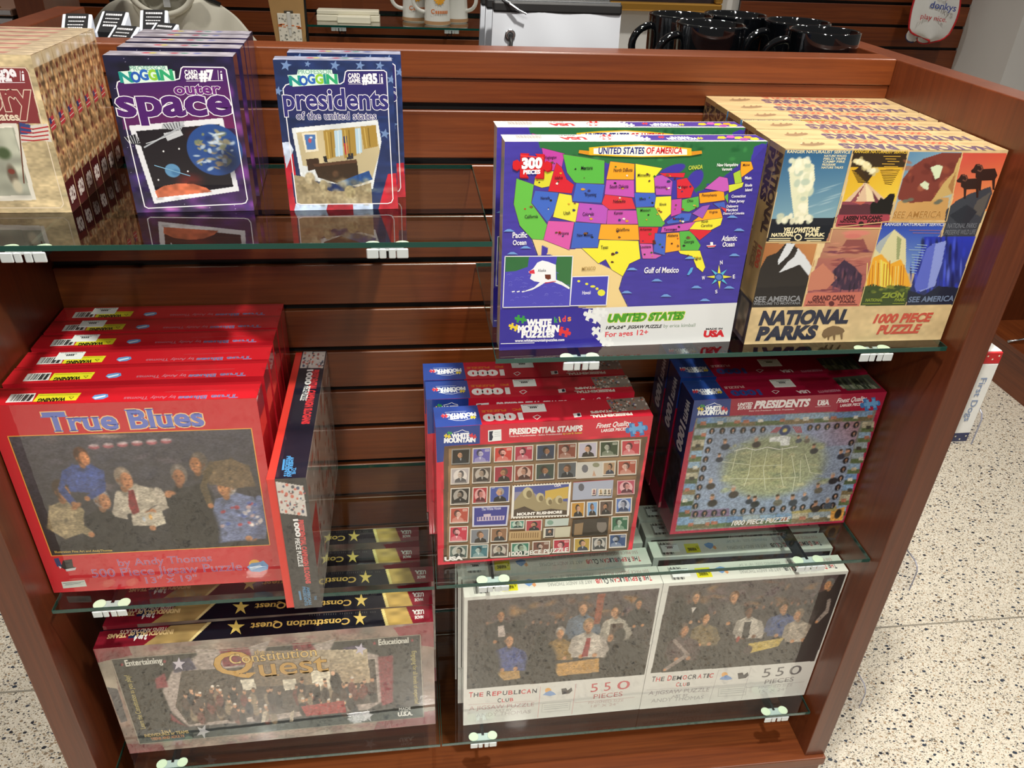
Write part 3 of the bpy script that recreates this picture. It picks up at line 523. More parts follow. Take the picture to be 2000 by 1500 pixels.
f.t('300',226,374,352,370,58,'ffffff',.06,'a01018',.03);f.t('PIECES',236,408,340,405,22,'ffffff',.05)
f.v('d89024',(580,262),(650,268),(735,292),(650,294),(575,280));f.v('d89024',(1335,262),(1262,268),(1170,296),(1262,294),(1338,280))
f.v('e6b828',(640,246),(800,232),(960,226),(1120,234),(1272,248),(1272,292),(1120,300),(960,303),(800,300),(640,290));f.v('f6f2e4',(668,252),(960,232),(1244,254),(1244,288),(960,297),(668,285))
f.t('UNITED STATES',696,285,978,283,38,'20287a',.03);f.t('OF AMERICA',990,282,1214,280,36,'d02430',.03)
f.v('2c2292',(90,1213),(600,1203),(720,1425),(90,1447));f.v('d9dbdc',(590,1203),(1530,1170),(1480,1396),(730,1424),(690,1400),(700,1300))
f.v('2c2292',(560,1206),(655,1203),(640,1250),(690,1290),(650,1330),(690,1370),(700,1430),(560,1435))
for x,y,r,ro in [(650,1250,34,20),(685,1350,30,45),(700,1225,26,5),(735,1400,26,10)]: piece(f,'e4e6e6',x,y,r,ro)
piece(f,'2f9a3c',218,1266,22,10);piece(f,'e8cc30',178,1312,20,20);piece(f,'dc2c34',478,1340,26,15)
f.t('WHITE',252,1306,402,1303,36,'f6f6f8',.07);f.t('MOUNTAIN',200,1341,447,1338,35,'f6f6f8',.07);f.t('PUZZLES',222,1372,420,1369,32,'f6f6f8',.07);f.t('www.whitemountainpuzzles.com',183,1398,480,1392,15,'f0f0f4',.03)
for ch,x,c in [('k',420,'3aa848'),('i',452,'e8d030'),('d',468,'e83c40'),('s',500,'e8902c')]: f.t(ch,x,1287-(x-420)*.12,x+(8 if ch=='i' else 22),1285-(x-420)*.12,32,c,.03)
f.l('f0f0f4',4,(100,1408),(300,1403))
f.t('UNITED STATES',738,1282,1198,1266,40,'4a9a28',.07,'d8d83c',.04,.2);f.t('18"x24"',730,1325,845,1322,17,'222226',.04,sh=.2);f.t('JIGSAW PUZZLE',860,1321,1065,1316,17,'222226',.04,sh=.2);f.t('by erica kimball',1078,1315,1270,1310,19,'8a9a8a',.01)
f.t('For ages 12+',725,1370,984,1355,28,'d83844',.02);f.t('MADE IN',1335,1329,1436,1326,9,'222226',.04);f.t('USA',1318,1370,1446,1366,33,'cc202c',.07)
f=Face('us_top',304,34.5,[(90,145),(1690,135),(1750,205),(125,215)],.95,'e4e2da')
f.p('dcd8d4',(90,145),(1690,135),(1750,205),(125,215))
for k in range(26): f.l('8a8884',2.4,(180+k*6,148+(k%4)*3),(196+k*5.6,186-(k%3)*4))
f.t('USA',600,167,445,170,-24,'d0303a',.06);f.t('MADE IN',535,148,440,150,-6,'555555',.02)
piece(f,'d8343c',735,165,26,0);f.t('300',785,160,690,162,-18,'f8f0f0',.05)
f.v('3a3296',(905,148),(1690,138),(1740,192),(945,198));f.t('MOUNTAIN',1290,170,1105,172,-18,'f0f0f4',.06);f.t('WHITE',1255,158,1130,160,-14,'f0f0f4',.06)
piece(f,'d8343c',1075,165,12,0);piece(f,'e0c838',1320,175,12,0);piece(f,'e4e2e0',915,165,26,20);piece(f,'e4e2e0',970,185,22,0)
for x,y,c in [(1460,168,'e8c030'),(1520,160,'c058b0'),(1570,170,'e8d838'),(1630,164,'e8a030'),(1670,180,'d8d040'),(1600,186,'a04aa8')]: f.v(c,(x-30,y+10),(x-20,y-12),(x+18,y-14),(x+32,y+4),(x+10,y+14))
# ------------------------------------------------------------------ national parks
f=Face('park',275.5,250.9,[(475,350),(1745,360),(1340,1405),(230,1418)],.95,'d6bc8c')
f.n(.1,30,22,2);f.n(.06,6,5,3)
C='e8dcb0'
f.g(['2c5a84','34648c','86aab4','7aa0b0'],(472,356),(852,362),(760,735),(395,735));f.p('1e222a',(395,735),(760,728),(716,862),(362,858))
f.p('141a24',(388,760),(470,745),(560,760),(660,770),(740,770),(716,862),(362,858))
for k in range(7): f.e('b8ccd0',660+rnd.uniform(-60,120),560+k*22,rnd.uniform(50,110),6,18,.9,.6)
gy=random.Random(2)
f.p('dfdfbe',(520,735),(500,560),(495,470),(520,420),(580,400),(635,440),(640,520),(600,600),(600,735),(560,752))
for k in range(40): 
    t_=gy.random();f.e(gy.choice(['eeeacb','d4d8b8','b4c4b0','f2eed4']),545+gy.uniform(-1,1)*(30+40*t_)+20,740-t_*340,gy.uniform(12,34),gy.uniform(14,40),0,.4,.85)
for k in range(24): f.e(gy.choice(['e8e4c4','c8ccb0','f0ecd0']),gy.uniform(420,615),gy.uniform(715,760),gy.uniform(12,30),gy.uniform(10,24),0,.4,.9)
f.t('RANGER NATURALIST SERVICE',484,373,840,376,15,C,.02)
for k,s_ in enumerate(['NATURE WALKS','FIELD TRIPS','CAMP FIRE','PROGRAMS','NATURE TALKS']): f.t(s_,692-k*4,395+k*16,(818 if k!=3 else 770)-k*5,395+k*16,11,C,.02)
f.t('YELLOWSTONE',452,811,655,808,26,C,.05,sh=.15);f.t('NATIONAL',390,831,516,830,17,C,.05);f.t('PARK',580,831,692,831,17,C,.05);f.v(C,*[(541+22*math.cos(t*.6),836+20*math.sin(t*.6)) for t in range(11)]);f.v('1e222a',*[(541+15*math.cos(t*.6),836+13*math.sin(t*.6)) for t in range(11)])
for a,b,y in [(382,500,842),(378,495,853),(578,685,842),(590,670,854)]: f.l(C,5,(a,y),(b,y))
f.g(['34281c','382a1a','3a2c1c','3a2c1c'],(858,362),(1170,365),(1145,455),(842,455));f.g(['d8a828','dcae30','e8c848','e0b838'],(842,450),(1146,455),(1092,640),(795,640))
for k in range(9): f.l('4a3418',4,(850+k*4,470+k*8),(905+k*5,474+k*8)); f.l('4a3418',3,(1010+k*3,470+k*9),(1120-k*6,468+k*10))
f.p('3a2a1c',(860,470),(930,540),(990,470),(925,430))
sm=random.Random(8)
for k in range(34):
    t_=sm.random();f.e(sm.choice(['e8dca8','c8b884','f0e8c0','a89868']),880+t_*115+sm.uniform(-18,18),405+t_*85+sm.uniform(-18,18),sm.uniform(8,22),sm.uniform(8,20),0,.3,.9)
f.p('d8b898',(925,532),(1052,645),(800,645));f.p('8a4a50',(925,540),(870,640),(840,640));f.p('e8d4a8',(925,535),(990,640),(930,645));f.p('6a3440',(960,575),(1000,640),(975,640));f.p('f0e0b0',(905,560),(880,620),(868,640))
f.p('8a4450',(795,640),(1070,640),(1045,720),(765,720));f.p('5a3038',(790,660),(940,655),(1060,700),(1050,722),(765,722));f.p('b86050',(840,640),(930,640),(900,660))
f.p('1c1a18',(950,660),(970,640),(990,650),(1010,620),(1030,630),(1060,600),(1092,600),(1066,712),(950,708));f.p('a4424e',(765,712),(1064,712),(1050,783),(752,783))
f.t('RANGER NATURALIST SERVICE',864,373,1165,377,15,'e0b840',.02)
for k in range(8): f.l('c89c3c',4,(1030+(k%3)*14-k*3,392+k*14),(1125-(k%2)*22-k*4,393+k*14))
f.t('LASSEN VOLCANIC',797,741,1014,739,19,'2a1618',.05);f.t('NATIONAL',777,757,872,757,12,'2a1618',.04);f.t('PARK',930,757,1020,757,12,'2a1618',.04);f.l('2a1618',4,(765,768),(870,768));f.l('2a1618',4,(925,768),(1040,768));f.v('2a1618',*[(898+16*math.cos(t*.6),764+14*math.sin(t*.6)) for t in range(11)])
f.g(['5a86a8','8aaab8','c4b898','a8b4b4'],(1178,366),(1478,370),(1380,748),(1065,750));f.p('c89a5c',(1110,640),(1400,620),(1380,748),(1065,750))
f.p('7a3a30',(1135,520),(1190,450),(1260,405),(1360,375),(1478,372),(1440,520),(1380,590),(1300,640),(1180,650),(1105,630))
for k in range(16): f.e(rnd.choice(['5a2824','944c38','6a3028','a86448']),rnd.uniform(1150,1420),rnd.uniform(420,620),rnd.uniform(10,45),rnd.uniform(8,30),rnd.uniform(-50,20),.5,.7)
f.p('d2dcb8',(1295,455),(1340,438),(1368,450),(1345,510),(1322,520));f.p('d2dcb8',(1232,548),(1262,530),(1286,545),(1280,580),(1256,572));f.p('c8a868',(1370,540),(1430,480),(1460,400),(1475,400),(1420,600),(1300,640));f.p('a87848',(1395,560),(1440,480),(1420,600))
for x,y in [(1150,640),(1180,632),(1330,650),(1345,640)]: f.e('6a6a5a',x,y,24,12,0,.5)
f.t('SEE AMERICA',1075,732,1350,731,34,'a8783c',.02,'e8c88c',.02)
f.g(['c84c40','d05440','e08a50','d87850'],(1485,372),(1738,374),(1680,600),(1420,600));f.g(['d87850','e08a50','e89a58','e08c50'],(1430,600),(1682,600),(1640,700),(1400,690))
f.p('3c4048',(1382,690),(1440,640),(1520,600),(1640,560),(1648,600),(1545,836),(1360,836));f.p('5a5652',(1560,640),(1640,590),(1580,730),(1530,700));f.p('2c3038',(1400,720),(1500,660),(1560,700),(1480,800))
for x,y,k in [(1520,560,1),(1610,510,1.1)]:
    f.v('33201c',(x-50*k,y-40*k),(x+50*k,y-45*k),(x+62*k,y-10*k),(x+50*k,y+10*k),(x+46*k,y+62*k),(x+36*k,y+62*k),(x+34*k,y+14*k),(x-20*k,y+16*k),(x-26*k,y+66*k),(x-36*k,y+66*k),(x-36*k,y+10*k),(x-52*k,y))
    f.v('33201c',(x-62*k,y-46*k),(x-50*k,y-66*k),(x-30*k,y-68*k),(x-18*k,y-40*k),(x-40*k,y-20*k),(x-72*k,y-24*k),(x-76*k,y-34*k))
    f.l('6a4438',7,(x-40*k,y-62*k),(x-20*k,y-60*k),(x-14*k,y-44*k),(x-26*k,y-30*k),(x-40*k,y-36*k))
f.t('NATIONAL PARKS',1384,790,1550,789,24,'6c7078',.02);f.t('PRESERVE WILD LIFE',1370,826,1544,825,24,'6c7078',.02)
f.g(['a86c40','c08450','b87a4a','a06838'],(352,868),(648,872),(625,1000),(330,1000));f.p('2a2624',(318,1020),(365,940),(420,920),(470,870),(510,868),(560,920),(620,1000),(585,1120),(290,1120));f.p('211e1e',(300,1110),(590,1100),(558,1216),(275,1216))
f.p('d4d8dc',(478,868),(525,870),(490,930),(430,985),(425,965));f.p('d4d8dc',(540,895),(580,940),(618,1000),(600,1048),(548,985),(430,1030),(510,940));f.p('34302e',(500,930),(540,900),(520,940),(470,980))
f.t('SEE AMERICA',290,1187,550,1184,27,'8a8c90',.03);f.t('WELCOME TO MONTANA',284,1204,548,1202,13,'8a8c90',.02)
f.g(['b8886a','c4946c','b47860','a8705c'],(728,790),(1010,792),(955,960),(655,960));f.g(['a8685a','b87060','94505a','8a4a54'],(655,950),(960,950),(890,1180),(575,1180))
f.e('d08070',870,815,95,18,0,.4);f.e('c87468',850,832,60,16,0,.4);f.p('8a4c48',(815,850),(910,848),(940,920),(760,930))
for k in range(70):
    y=rnd.uniform(870,1140);f.e(rnd.choice(['7a3c40','b87060','c88a70','6a3448','98504c']),rnd.uniform(735-(y-870)*.45,945-(y-870)*.22),y,rnd.uniform(25,60),rnd.uniform(3,8),rnd.uniform(-12,12),.6,.8)
f.p('3c2a40',(735,1020),(800,960),(860,1000),(900,1050),(890,1120),(800,1130),(720,1100));f.p('c07a62',(600,1040),(680,980),(760,1060),(700,1120),(590,1130))
for k in range(30): f.e(rnd.choice(['241a2c','5a3a50','7a4a54']),rnd.uniform(730,890),rnd.uniform(1010,1120),rnd.uniform(4,9),rnd.uniform(14,36),8,.6,.8)
f.p('c4705e',(588,1140),(905,1138),(880,1216),(565,1216));f.t('GRAND CANYON',615,1182,850,1180,24,'5a2428',.04);f.t('NATIONAL',590,1198,690,1198,13,'5a2428',.04);f.t('PARK',770,1198,862,1198,13,'5a2428',.04);f.l('5a2428',4,(580,1207),(690,1207));f.l('5a2428',4,(760,1207),(870,1207));f.v('5a2428',*[(725+16*math.cos(t*.6),1200+14*math.sin(t*.6)) for t in range(11)])
f.g(['2a44a8','2e4cb4','7a9cc8','8aa8cc'],(1018,760),(1372,764),(1240,1040),(935,1040))
for k in range(12): f.l('a8c4dc',3,(1160+rnd.uniform(0,60),880+k*14),(1270-k*6,884+k*14))
f.p('d8d0a0',(1085,795),(1150,850),(1150,960),(1140,1110),(920,1110),(960,930),(990,880));f.p('a8b0b0',(1085,795),(1045,850),(1000,930),(975,900),(1000,860));f.p('e8a830',(965,950),(1010,930),(1060,985),(1120,960),(1150,1020),(1175,1110),(905,1120));f.p('e8d050',(1000,960),(1040,980),(1080,1110),(1000,1110));f.p('98a070',(1100,830),(1125,850),(1110,960),(1095,960))
for k in range(14): f.l(rnd.choice(['c87820','f0dc80','b86818']),4,(930+k*16,960+rnd.uniform(0,40)),(922+k*16,1105))
f.p('3a4a24',(905,1110),(960,1095),(1040,1120),(1100,1100),(1175,1115),(1140,1216),(885,1214))
for k in range(16): f.e(rnd.choice(['5a6a2c','2a3a1c','7a8030']),rnd.uniform(905,1160),rnd.uniform(1105,1150),rnd.uniform(8,20),rnd.uniform(6,14),0,.5)
f.t('RANGER NATURALIST SERVICE',1028,775,1370,778,15,'d0d4e0',.02);f.l('a0708a',3,(1170,800),(1345,802));f.l('a0708a',3,(1190,815),(1345,818));f.t('ZION',1002,1171,1130,1170,25,'8a9838',.05);f.t('NATIONAL',915,1190,1012,1190,14,'8a9838',.04);f.t('PARK',1080,1190,1140,1190,14,'8a9838',.04);f.l('8a9838',4,(900,1203),(1000,1203));f.l('8a9838',4,(1070,1203),(1135,1203))
f.g(['2434b0','2c3cb8','28304c','2c3450'],(1255,838),(1548,838),(1412,1212),(1148,1214))
for k in range(60):
    t_=rnd.random();f.e(rnd.choice(['4a5cd8','6a7ce4','1c2468','3040c0','161c3c','2a38a8']),1230+rnd.uniform(0,290)-t_*90,850+t_*280,rnd.uniform(6,16),rnd.uniform(30,80),18,.7,.75)
f.p('8a98dc',(1300,880),(1380,860),(1350,1000),(1310,1110),(1230,1140),(1210,1130));f.p('5a68c8',(1270,900),(1320,870),(1270,1120),(1205,1140),(1195,1110));f.p('1c2438',(1160,1130),(1250,1160),(1330,1110),(1450,1120),(1412,1214),(1148,1214))
f.t('SEE AMERICA',1156,1197,1415,1192,27,'6c7c98',.03)
for pts in [((855,362),(716,862)),((1174,366),(1064,750),(752,783)),((1480,370),(1382,752)),((362,862),(720,862)),((650,870),(560,1216)),((728,788),(1012,790)),((1014,760),(883,1216)),((1376,764),(1350,838)),((1378,755),(1060,750))]: f.l('d8b880',5,*pts)
f.t('NATIONAL',314,1310,812,1305,66,'252a3e',.06,sh=.12);f.t('PARKS',296,1394,628,1388,64,'252a3e',.06,sh=.12)
f.t('1000 PIECE',956,1308,1278,1302,42,'c4503e',.05,sh=.2);f.t('PUZZLE',975,1369,1212,1364,42,'c4503e',.05,sh=.2)
BUF=[(668,1368),(678,1345),(700,1332),(730,1322),(765,1326),(790,1338),(797,1352),(786,1362),(784,1396),(776,1396),(772,1368),(745,1370),(742,1400),(734,1400),(730,1374),(712,1382),(708,1400),(700,1398),(700,1380),(686,1390),(674,1382)]
f.v('7a6244',*BUF)
f=Face('park_top',275.5,43.6,[(395,300),(1610,300),(1745,360),(475,350)],.95,'d2b888')
f.n(.1,30,10,5)
f.t('NATIONAL PARKS',1612,337,720,322,-24,'6a5a70',.06);f.t('1000 PIECE PUZZLE',1360,310,720,301,-13,'c87058',.05)
f.v('9a8060',*[(600-(x-732)*.95,325-(y-1360)*.28) for x,y in BUF])
f=Face('park_side',43.6,250.9,[(0,0),(100,0),(100,575),(0,575)],1.5,'a88c5c')
f.n(.2,14,18,6);f.p('3a3440',(0,440),(100,440),(100,575),(0,575));f.p('7a6a5a',(20,450),(80,450),(80,560),(20,560));f.n(.5,6,9,3,(0,440),(100,575))
f.t('NATIONAL',55,15,55,240,36,'4a3a34',.06);f.t('PARKS',8,15,8,160,36,'4a3a34',.06);f.t('1000',60,275,60,340,26,'b05038',.05);f.t('PIECE',28,275,28,350,26,'8a6a48',.05)
# ------------------------------------------------------------------ True Blues
f=Face('true',320,317.2,[(-77,499),(1173,469),(1305,1300),(248,1356)],1.0,'c81c2a')
f.t('True Blues',207,617,938,592,80,'6a78c4',.03,'f0c48c',.035,0,1)
f.p('e89a3a',(30,633),(1155,601),(1241,1143),(233,1192))
Q=(35,639),(1150,607),(1235,1139),(237,1187)
f.g(['4e4a52','46444e','1c1c20','1e1e22'],*Q)
for k in range(26): f.e(rnd.choice(['5e5862','4a4a58','685c64','3c3c48','746668']),rnd.uniform(120,1150),rnd.uniform(640,900),rnd.uniform(30,120),rnd.uniform(15,50),rnd.uniform(-20,20),.9,.55)
for k in range(6): f.e('b86068',430+k*66,690-k*5,32,12,0,.4,.8);f.e('c8b8b8',430+k*66,682-k*5,30,8,0,.4,.8)
f.e('a8988c',500,640,130,14,-3,.8,.6)
S1='b07850'
f.fig(378,735,44,'b8784e','4a2c1c',[(270,890),(285,800),(330,770),(420,770),(475,800),(485,870),(420,900)],'40528e',1)
f.fig(1035,872,52,'b88054','a8a098',[(965,1030),(985,930),(1080,900),(1160,920),(1225,1040),(1215,1110),(1000,1130)],'6a7698',-1)
for k in range(26): f.e(rnd.choice(['a83038','d8d0c8','40589a','c8a8a0']),rnd.uniform(985,1200),rnd.uniform(930,1080),rnd.uniform(8,20),rnd.uniform(6,14),30,.5,.8)
f.fig(905,765,50,'a87048','5a5048',[(915,800),(960,760),(1060,745),(1140,780),(1170,870),(1080,880),(960,860)],'6a5840',-1)
f.fig(285,890,50,'a87048','3a281c',[(215,1060),(225,960),(300,930),(380,980),(390,1080),(300,1110)],'9a8a6a',1)
f.fig(570,835,52,'b87c54','8a7a6a',[(520,990),(545,900),(620,860),(700,880),(770,940),(700,960),(640,1010)],'b4aa98',1)
f.p('7a1c22',(588,890),(612,885),(640,985),(610,1000),(590,960));f.p('c4bca8',(620,1000),(740,975),(760,1040),(640,1080))
f.fig(470,930,50,'a87450','8a8280',[(380,1140),(390,1010),(450,970),(560,1000),(640,1080),(600,1160)],'1b1b1e',1)
f.fig(820,820,50,'9a6848','6a625c',[(770,920),(800,880),(880,870),(950,960),(840,960)],'2a2a2c',0)
f.e('141416',890,1060,130,170,0,.25);f.e('1a1a1c',930,920,55,75,0,.3);f.e('a87450',780,900,34,14,-10,.5);f.e('a87450',690,990,34,14,10,.5);f.e('a87450',1150,1110,34,16,-20,.5);f.e('a87450',350,960,40,14,40,.5)
f.arm('3a4a80','b07850',17,(300,810),(280,880),(340,950));f.arm('3a4a80','b07850',17,(462,810),(470,880),(400,925));f.arm('8a7c5e','b07850',18,(370,980),(360,1050),(420,1090));f.arm('aca292','b88058',19,(720,890),(770,950),(700,985));f.arm('aca292','b88058',18,(545,905),(530,990),(600,1010));f.arm('54462f','a87048',17,(960,790),(930,870),(965,960));f.arm('5c6a90','b88058',20,(1185,930),(1225,1040),(1140,1110));f.arm('202023','a87450',19,(600,1010),(640,1070),(700,1060));f.arm('1c1c1f','a87450',19,(850,930),(800,990),(770,910))
f.p('b8ae9c',(600,1000),(700,985),(760,1010),(700,1050),(610,1050));f.e('d8a860',690,1010,9,16,0,.4);f.e('b0b8c0',660,1020,8,14,0,.4)
f.e('141416',450,1150,230,50,0,.6);f.e('141416',1100,1140,120,30,0,.7)
f.blur(1.0,*Q);f.n(.20,2.5,1.4,5,*Q);f.n(.12,9,6,6,*Q)
CN=(-77,499),(1173,469),(1305,1300),(248,1356)
for k in range(4): f.p('c81c2a',CN[k],CN[(k+1)%4],Q[(k+1)%4],Q[k])
f.l('e8a040',5,*Q,Q[0])
f.t('Illustration Fine Art and AndyThomas',252,1174,516,1166,9,'c8a850',.02)
f.t('by Andy Thomas',542,1236,972,1212,32,'9a5c90',0,'f0a498',.014,0,1);f.t('500 Piece Jigsaw Puzzle',426,1286,1110,1254,36,'9a5c90',0,'f0a498',.014,0,1);f.t('13" x 19"',668,1314,905,1302,28,'9a5c90',0,'f0a498',.014,0,1)
f.v('e8b030',*[(1165+26*math.cos(t*.5),1225+20*math.sin(t*.5)) for t in range(13)]);f.v('6a9ad0',(1130,1240),(1150,1222),(1185,1218),(1205,1210),(1228,1232),(1225,1250),(1190,1262),(1150,1260));f.v('b8d0e8',(1140,1242),(1190,1228),(1200,1238),(1150,1254))
f.v('2a3a6a',(246,1200),(268,1196),(288,1240),(262,1236));f.v('1c1c20',(288,1208),(330,1202),(336,1236),(350,1240),(310,1256),(280,1240));f.v('c8c8cc',(300,1248),(350,1240),(345,1252),(305,1258));f.v('c83038',(265,1235),(285,1245),(275,1252));f.v('d8d8d8',(268,1232),(282,1238),(276,1246))
f.v('cfd4cc',(281,1306),(388,1297),(399,1326),(290,1336));f.l('4a5a5a',3,(289,1313),(386,1305));f.l('4a5a5a',3,(300,1318),(370,1311));f.l('8a9090',2,(296,1323),(386,1315))
f.l('e06a5a',2.5,(1110,1277),(1240,1271));f.l('e06a5a',2.5,(1130,1284),(1235,1279))
f=Face('true_top',320,40,[(0,415),(1198,392),(1185,467),(-70,499)],1.0,'c41a26')
f.p('a8141f',(-10,418),(1200,392),(1195,402),(-12,428))
f.v('e2e0de',(36,484),(64,444),(183,439),(165,479))
for k,x in enumerate([58,64,76,84,90,94,102,114,120,124,130,138,144,150]): f.l('2a2a2a' if k>4 else '6a6a6a',3+(k*7)%5,(x+24,446),(x-6+6,476))
f.v('e4dc2c',(168,480),(196,443),(396,439),(372,474));f.t('WARNING',328,460,196,466,-14,'1c1c10',.06);f.l('3a3a10',3,(340,458),(350,468),(362,457),(340,458));f.l('6a6410',3,(200,450),(380,446))
f.v('6a96cc',(446,462),(458,450),(500,444),(520,446),(522,458),(500,468),(462,472));f.v('d8e4f0',(452,462),(510,450),(508,456),(462,468))
f.t('True Blues',1108,449,842,457,-15,'7a6ea0',.03,'e87a74',.02,0,1);f.t('by Andy Thomas',830,455,596,460,-12,'b86a7a',.02);f.l('b85058',2.5,(780,437),(1050,430))
# ------------------------------------------------------------------ slogans box top (x: thickness, y: depth) & front & cover
f=Face('slogan_top',38,327.6,[(1381,248),(1492,244),(1405,800),(1260,838)],1.0,'1a1a2a')
f.p('cfc8c2',(1385,250),(1488,248),(1476,322),(1371,326))
for k in range(60): f.e(rnd.choice(['9a4a48','4a4a52','d8d4d0','8a8480','c86a58','3a4a6a']),rnd.uniform(1382,1480),rnd.uniform(254,320),rnd.uniform(2,8),rnd.uniform(2,8),0,.4)
f.t('PRESIDENTIAL CAMPAIGN SLOGANS',1429,332,1383,578,26,'d8343c',.06);f.t('1000',1406,332,1394,402,22,'f2f2f2',.05);f.t('PIECE PUZZLE',1393,408,1373,474,22,'f2f2f2',.02)
f.t('THE',1346,772,1343,800,12,'4a90c8',.03);f.t('AMERICAN',1332,728,1322,815,14,'4a90c8',.04);f.t('PRESIDENTS',1316,728,1304,818,14,'4a90c8',.04);f.l('4a90c8',9,(1304,745),(1299,790))
f=Face('slogan_front',38,232.2,[(1260,838),(1405,800),(1475,1412),(1330,1420)],1.0,'1d1d22')
f.p('ccc6c0',(1262,848),(1392,840),(1408,974),(1280,980))
for k in range(60): f.e(rnd.choice(['9a4a48','4a4a52','d8d4d0','8a8480','c86a58','3a4a6a']),rnd.uniform(1270,1398),rnd.uniform(850,970),rnd.uniform(3,10),rnd.uniform(3,10),0,.4)
f.t('PRESIDENTIAL CAMPAIGN SLOGANS',1362,998,1392,1296,24,'c83a40',.06);f.t('1000',1338,998,1350,1078,22,'e8e8e8',.05);f.t('PIECE PUZZLE',1343,1085,1358,1216,22,'e8e8e8',.02)
f.t('THE',1432,1355,1434,1376,12,'4a80a8',.03);f.t('AMERICAN',1392,1312,1402,1400,16,'4a80a8',.04);f.t('PRESIDENTS',1372,1312,1383,1405,15,'4a80a8',.04);f.l('4a80a8',10,(1357,1335),(1363,1375))
f=Face('slogan_cover',327.6,232.2,[(0,0),(1000,0),(1000,700),(0,700)],3.0,'a49e96')
for k in range(140): f.e(rnd.choice(['6a645c','c8c2ba','8a3a34','4a4642','d8d4cc','b05048']),rnd.uniform(20,980),rnd.uniform(20,680),rnd.uniform(8,40),rnd.uniform(8,40),rnd.uniform(0,90),.4,.8)
f.p('b82c30',(0,250),(170,250),(170,470),(0,470));f.p('e8e6e2',(0,0),(1000,0),(1000,14),(0,14))
# ------------------------------------------------------------------ Constitution Quest
f=Face('quest',511,257.7,[(55,690),(1855,550),(1868,1070),(255,1215)],1.1,'8a7468')
for k in range(44):
    x=rnd.uniform(60,1860); top=rnd.random()<.5; y=(690-(x-55)*.078+rnd.uniform(0,50)) if top else (1215-(x-255)*.09-rnd.uniform(0,50))
    f.e(rnd.choice(['9c9084','b4a898','7c4a4c','8a5a58','6a645c','a89c8c']),x,y,rnd.uniform(40,120),rnd.uniform(12,40),rnd.uniform(-20,20),.8,.7)
f.p('84222e',(55,690),(240,675),(260,720),(75,760));f.p('802430',(1640,580),(1855,550),(1862,680),(1700,660));f.p('7c2230',(225,1165),(420,1170),(440,1200),(255,1215));f.p('84283a',(1560,1050),(1868,1000),(1868,1070),(1540,1098));f.p('a89c8a',(75,760),(160,740),(190,900),(130,920));f.p('4a484a',(130,880),(185,890),(240,1050),(205,1060))
f.n(.25,26,20,3)
I=(150,742),(1785,616),(1805,1035),(305,1167)
f.p('232420',*I)
f.p('2c3236',(283,1100),(1800,990),(1805,1035),(305,1167))
f.p('a89a92',(590,690),(720,692),(870,680),(985,645),(960,700),(1100,700),(1335,635),(1300,700),(1450,690),(1560,720),(1600,840),(1580,960),(1500,1000),(1300,1010),(1000,1050),(560,1080),(470,1010),(420,900),(470,800),(600,720))
f.p('7a2430',(720,692),(870,680),(900,760),(740,780));f.p('7a2830',(1100,660),(1200,655),(1260,740),(1120,740));f.p('84303a',(380,840),(430,810),(450,880),(390,890));f.p('7c2630',(1560,730),(1640,720),(1640,960),(1580,980));f.p('7c2430',(460,1010),(520,1060),(560,1085),(470,1050));f.p('3c3850',(470,760),(560,730),(600,790),(480,810));f.p('443c54',(1370,680),(1480,668),(1500,710),(1390,720))
f.blur(2.5,*I)
f.p('4e463e',(520,800),(1540,740),(1560,960),(1100,1010),(560,1070),(490,980));f.g(['8a7a68','c4b498','a89478','6a5c4c'],(900,700),(1500,690),(1520,860),(900,880))
for x in (830,1050,1240): f.p('d8d0bc',(x,845),(x+70,840),(x+85,890),(x+15,900))
f.p('e2d8c0',(1200,800),(1300,795),(1310,855),(1210,862))
cr=random.Random(21)
for k in range(95):
    x=cr.uniform(520,1540);y=cr.uniform(890,1010)+(0 if x<1100 else -40)
    b=cr.choice(['1c1a1a','2a2220','3a2a22','4a3a34','6a3a34','232830','8a7a64'])
    f.e(b,x,y+36,24,38,0,.4);f.e(cr.choice(['c09070','b88462','d0a484']),x,y-8,11,13,0,.3);f.e(cr.choice(['d8d0c4','3a2a20','6a5a4a']),x,y-17,10,7,0,.3)
f.e('1c1a1a',1335,860,34,60,0,.25);f.e('d0a484',1320,812,12,14,0,.2);f.p('9a3a38',(1150,980),(1380,950),(1390,1010),(1180,1030));f.p('c0b4a0',(950,1010),(975,1000),(960,1060),(942,1060));f.p('c0b4a0',(1095,1010),(1115,1000),(1110,1055),(1092,1058))
f.n(.2,4,3,8,(420,690),(1600,1080));f.n(.14,3,3,9,*I)
for k in range(90): f.e('101010',rnd.uniform(200,1780),rnd.uniform(680,1150),rnd.uniform(3,6),rnd.uniform(3,8),0,.5,.4)
f.l('9a9080',5,*I,I[0])
f.star('c8c0cc',505,765,36,0,.4);f.star('c0b8c8',1465,690,34,10,.4);f.star('b0b0b4',635,1105,38,20,.4);f.star('b0b0b4',1505,1030,34,0,.4)
Gd='c89a48'
f.t('Q',700,822,908,808,108,Gd,.015,'4a3018',.012,0,1);f.t('uest',935,830,1300,800,88,Gd,.01,'4a3018',.014,0,1);f.t('Constitution',776,766,1240,724,48,'e0bc74',.005,'1c120c',.02,0,1);f.t('the',905,720,958,715,26,'c8a868',.01,sf=1)
f.t('Entertaining',228,776,424,760,30,'d8d6cc',.03,sf=1);f.t('Educational',1562,669,1725,657,28,'d8d6cc',.03,sf=1);f.star('8a2c34',208,768,12);f.star('8a2c34',430,752,12);f.star('8a2c34',1540,660,12);f.star('8a2c34',1742,645,12)
f.t('Learn the Constitution as you play!',336,1090,246,820,24,'b8aa6a',.01,sf=1);f.t('Engaging for all levels of expertise!',1740,700,1757,970,24,'b8aa6a',.01,sf=1)
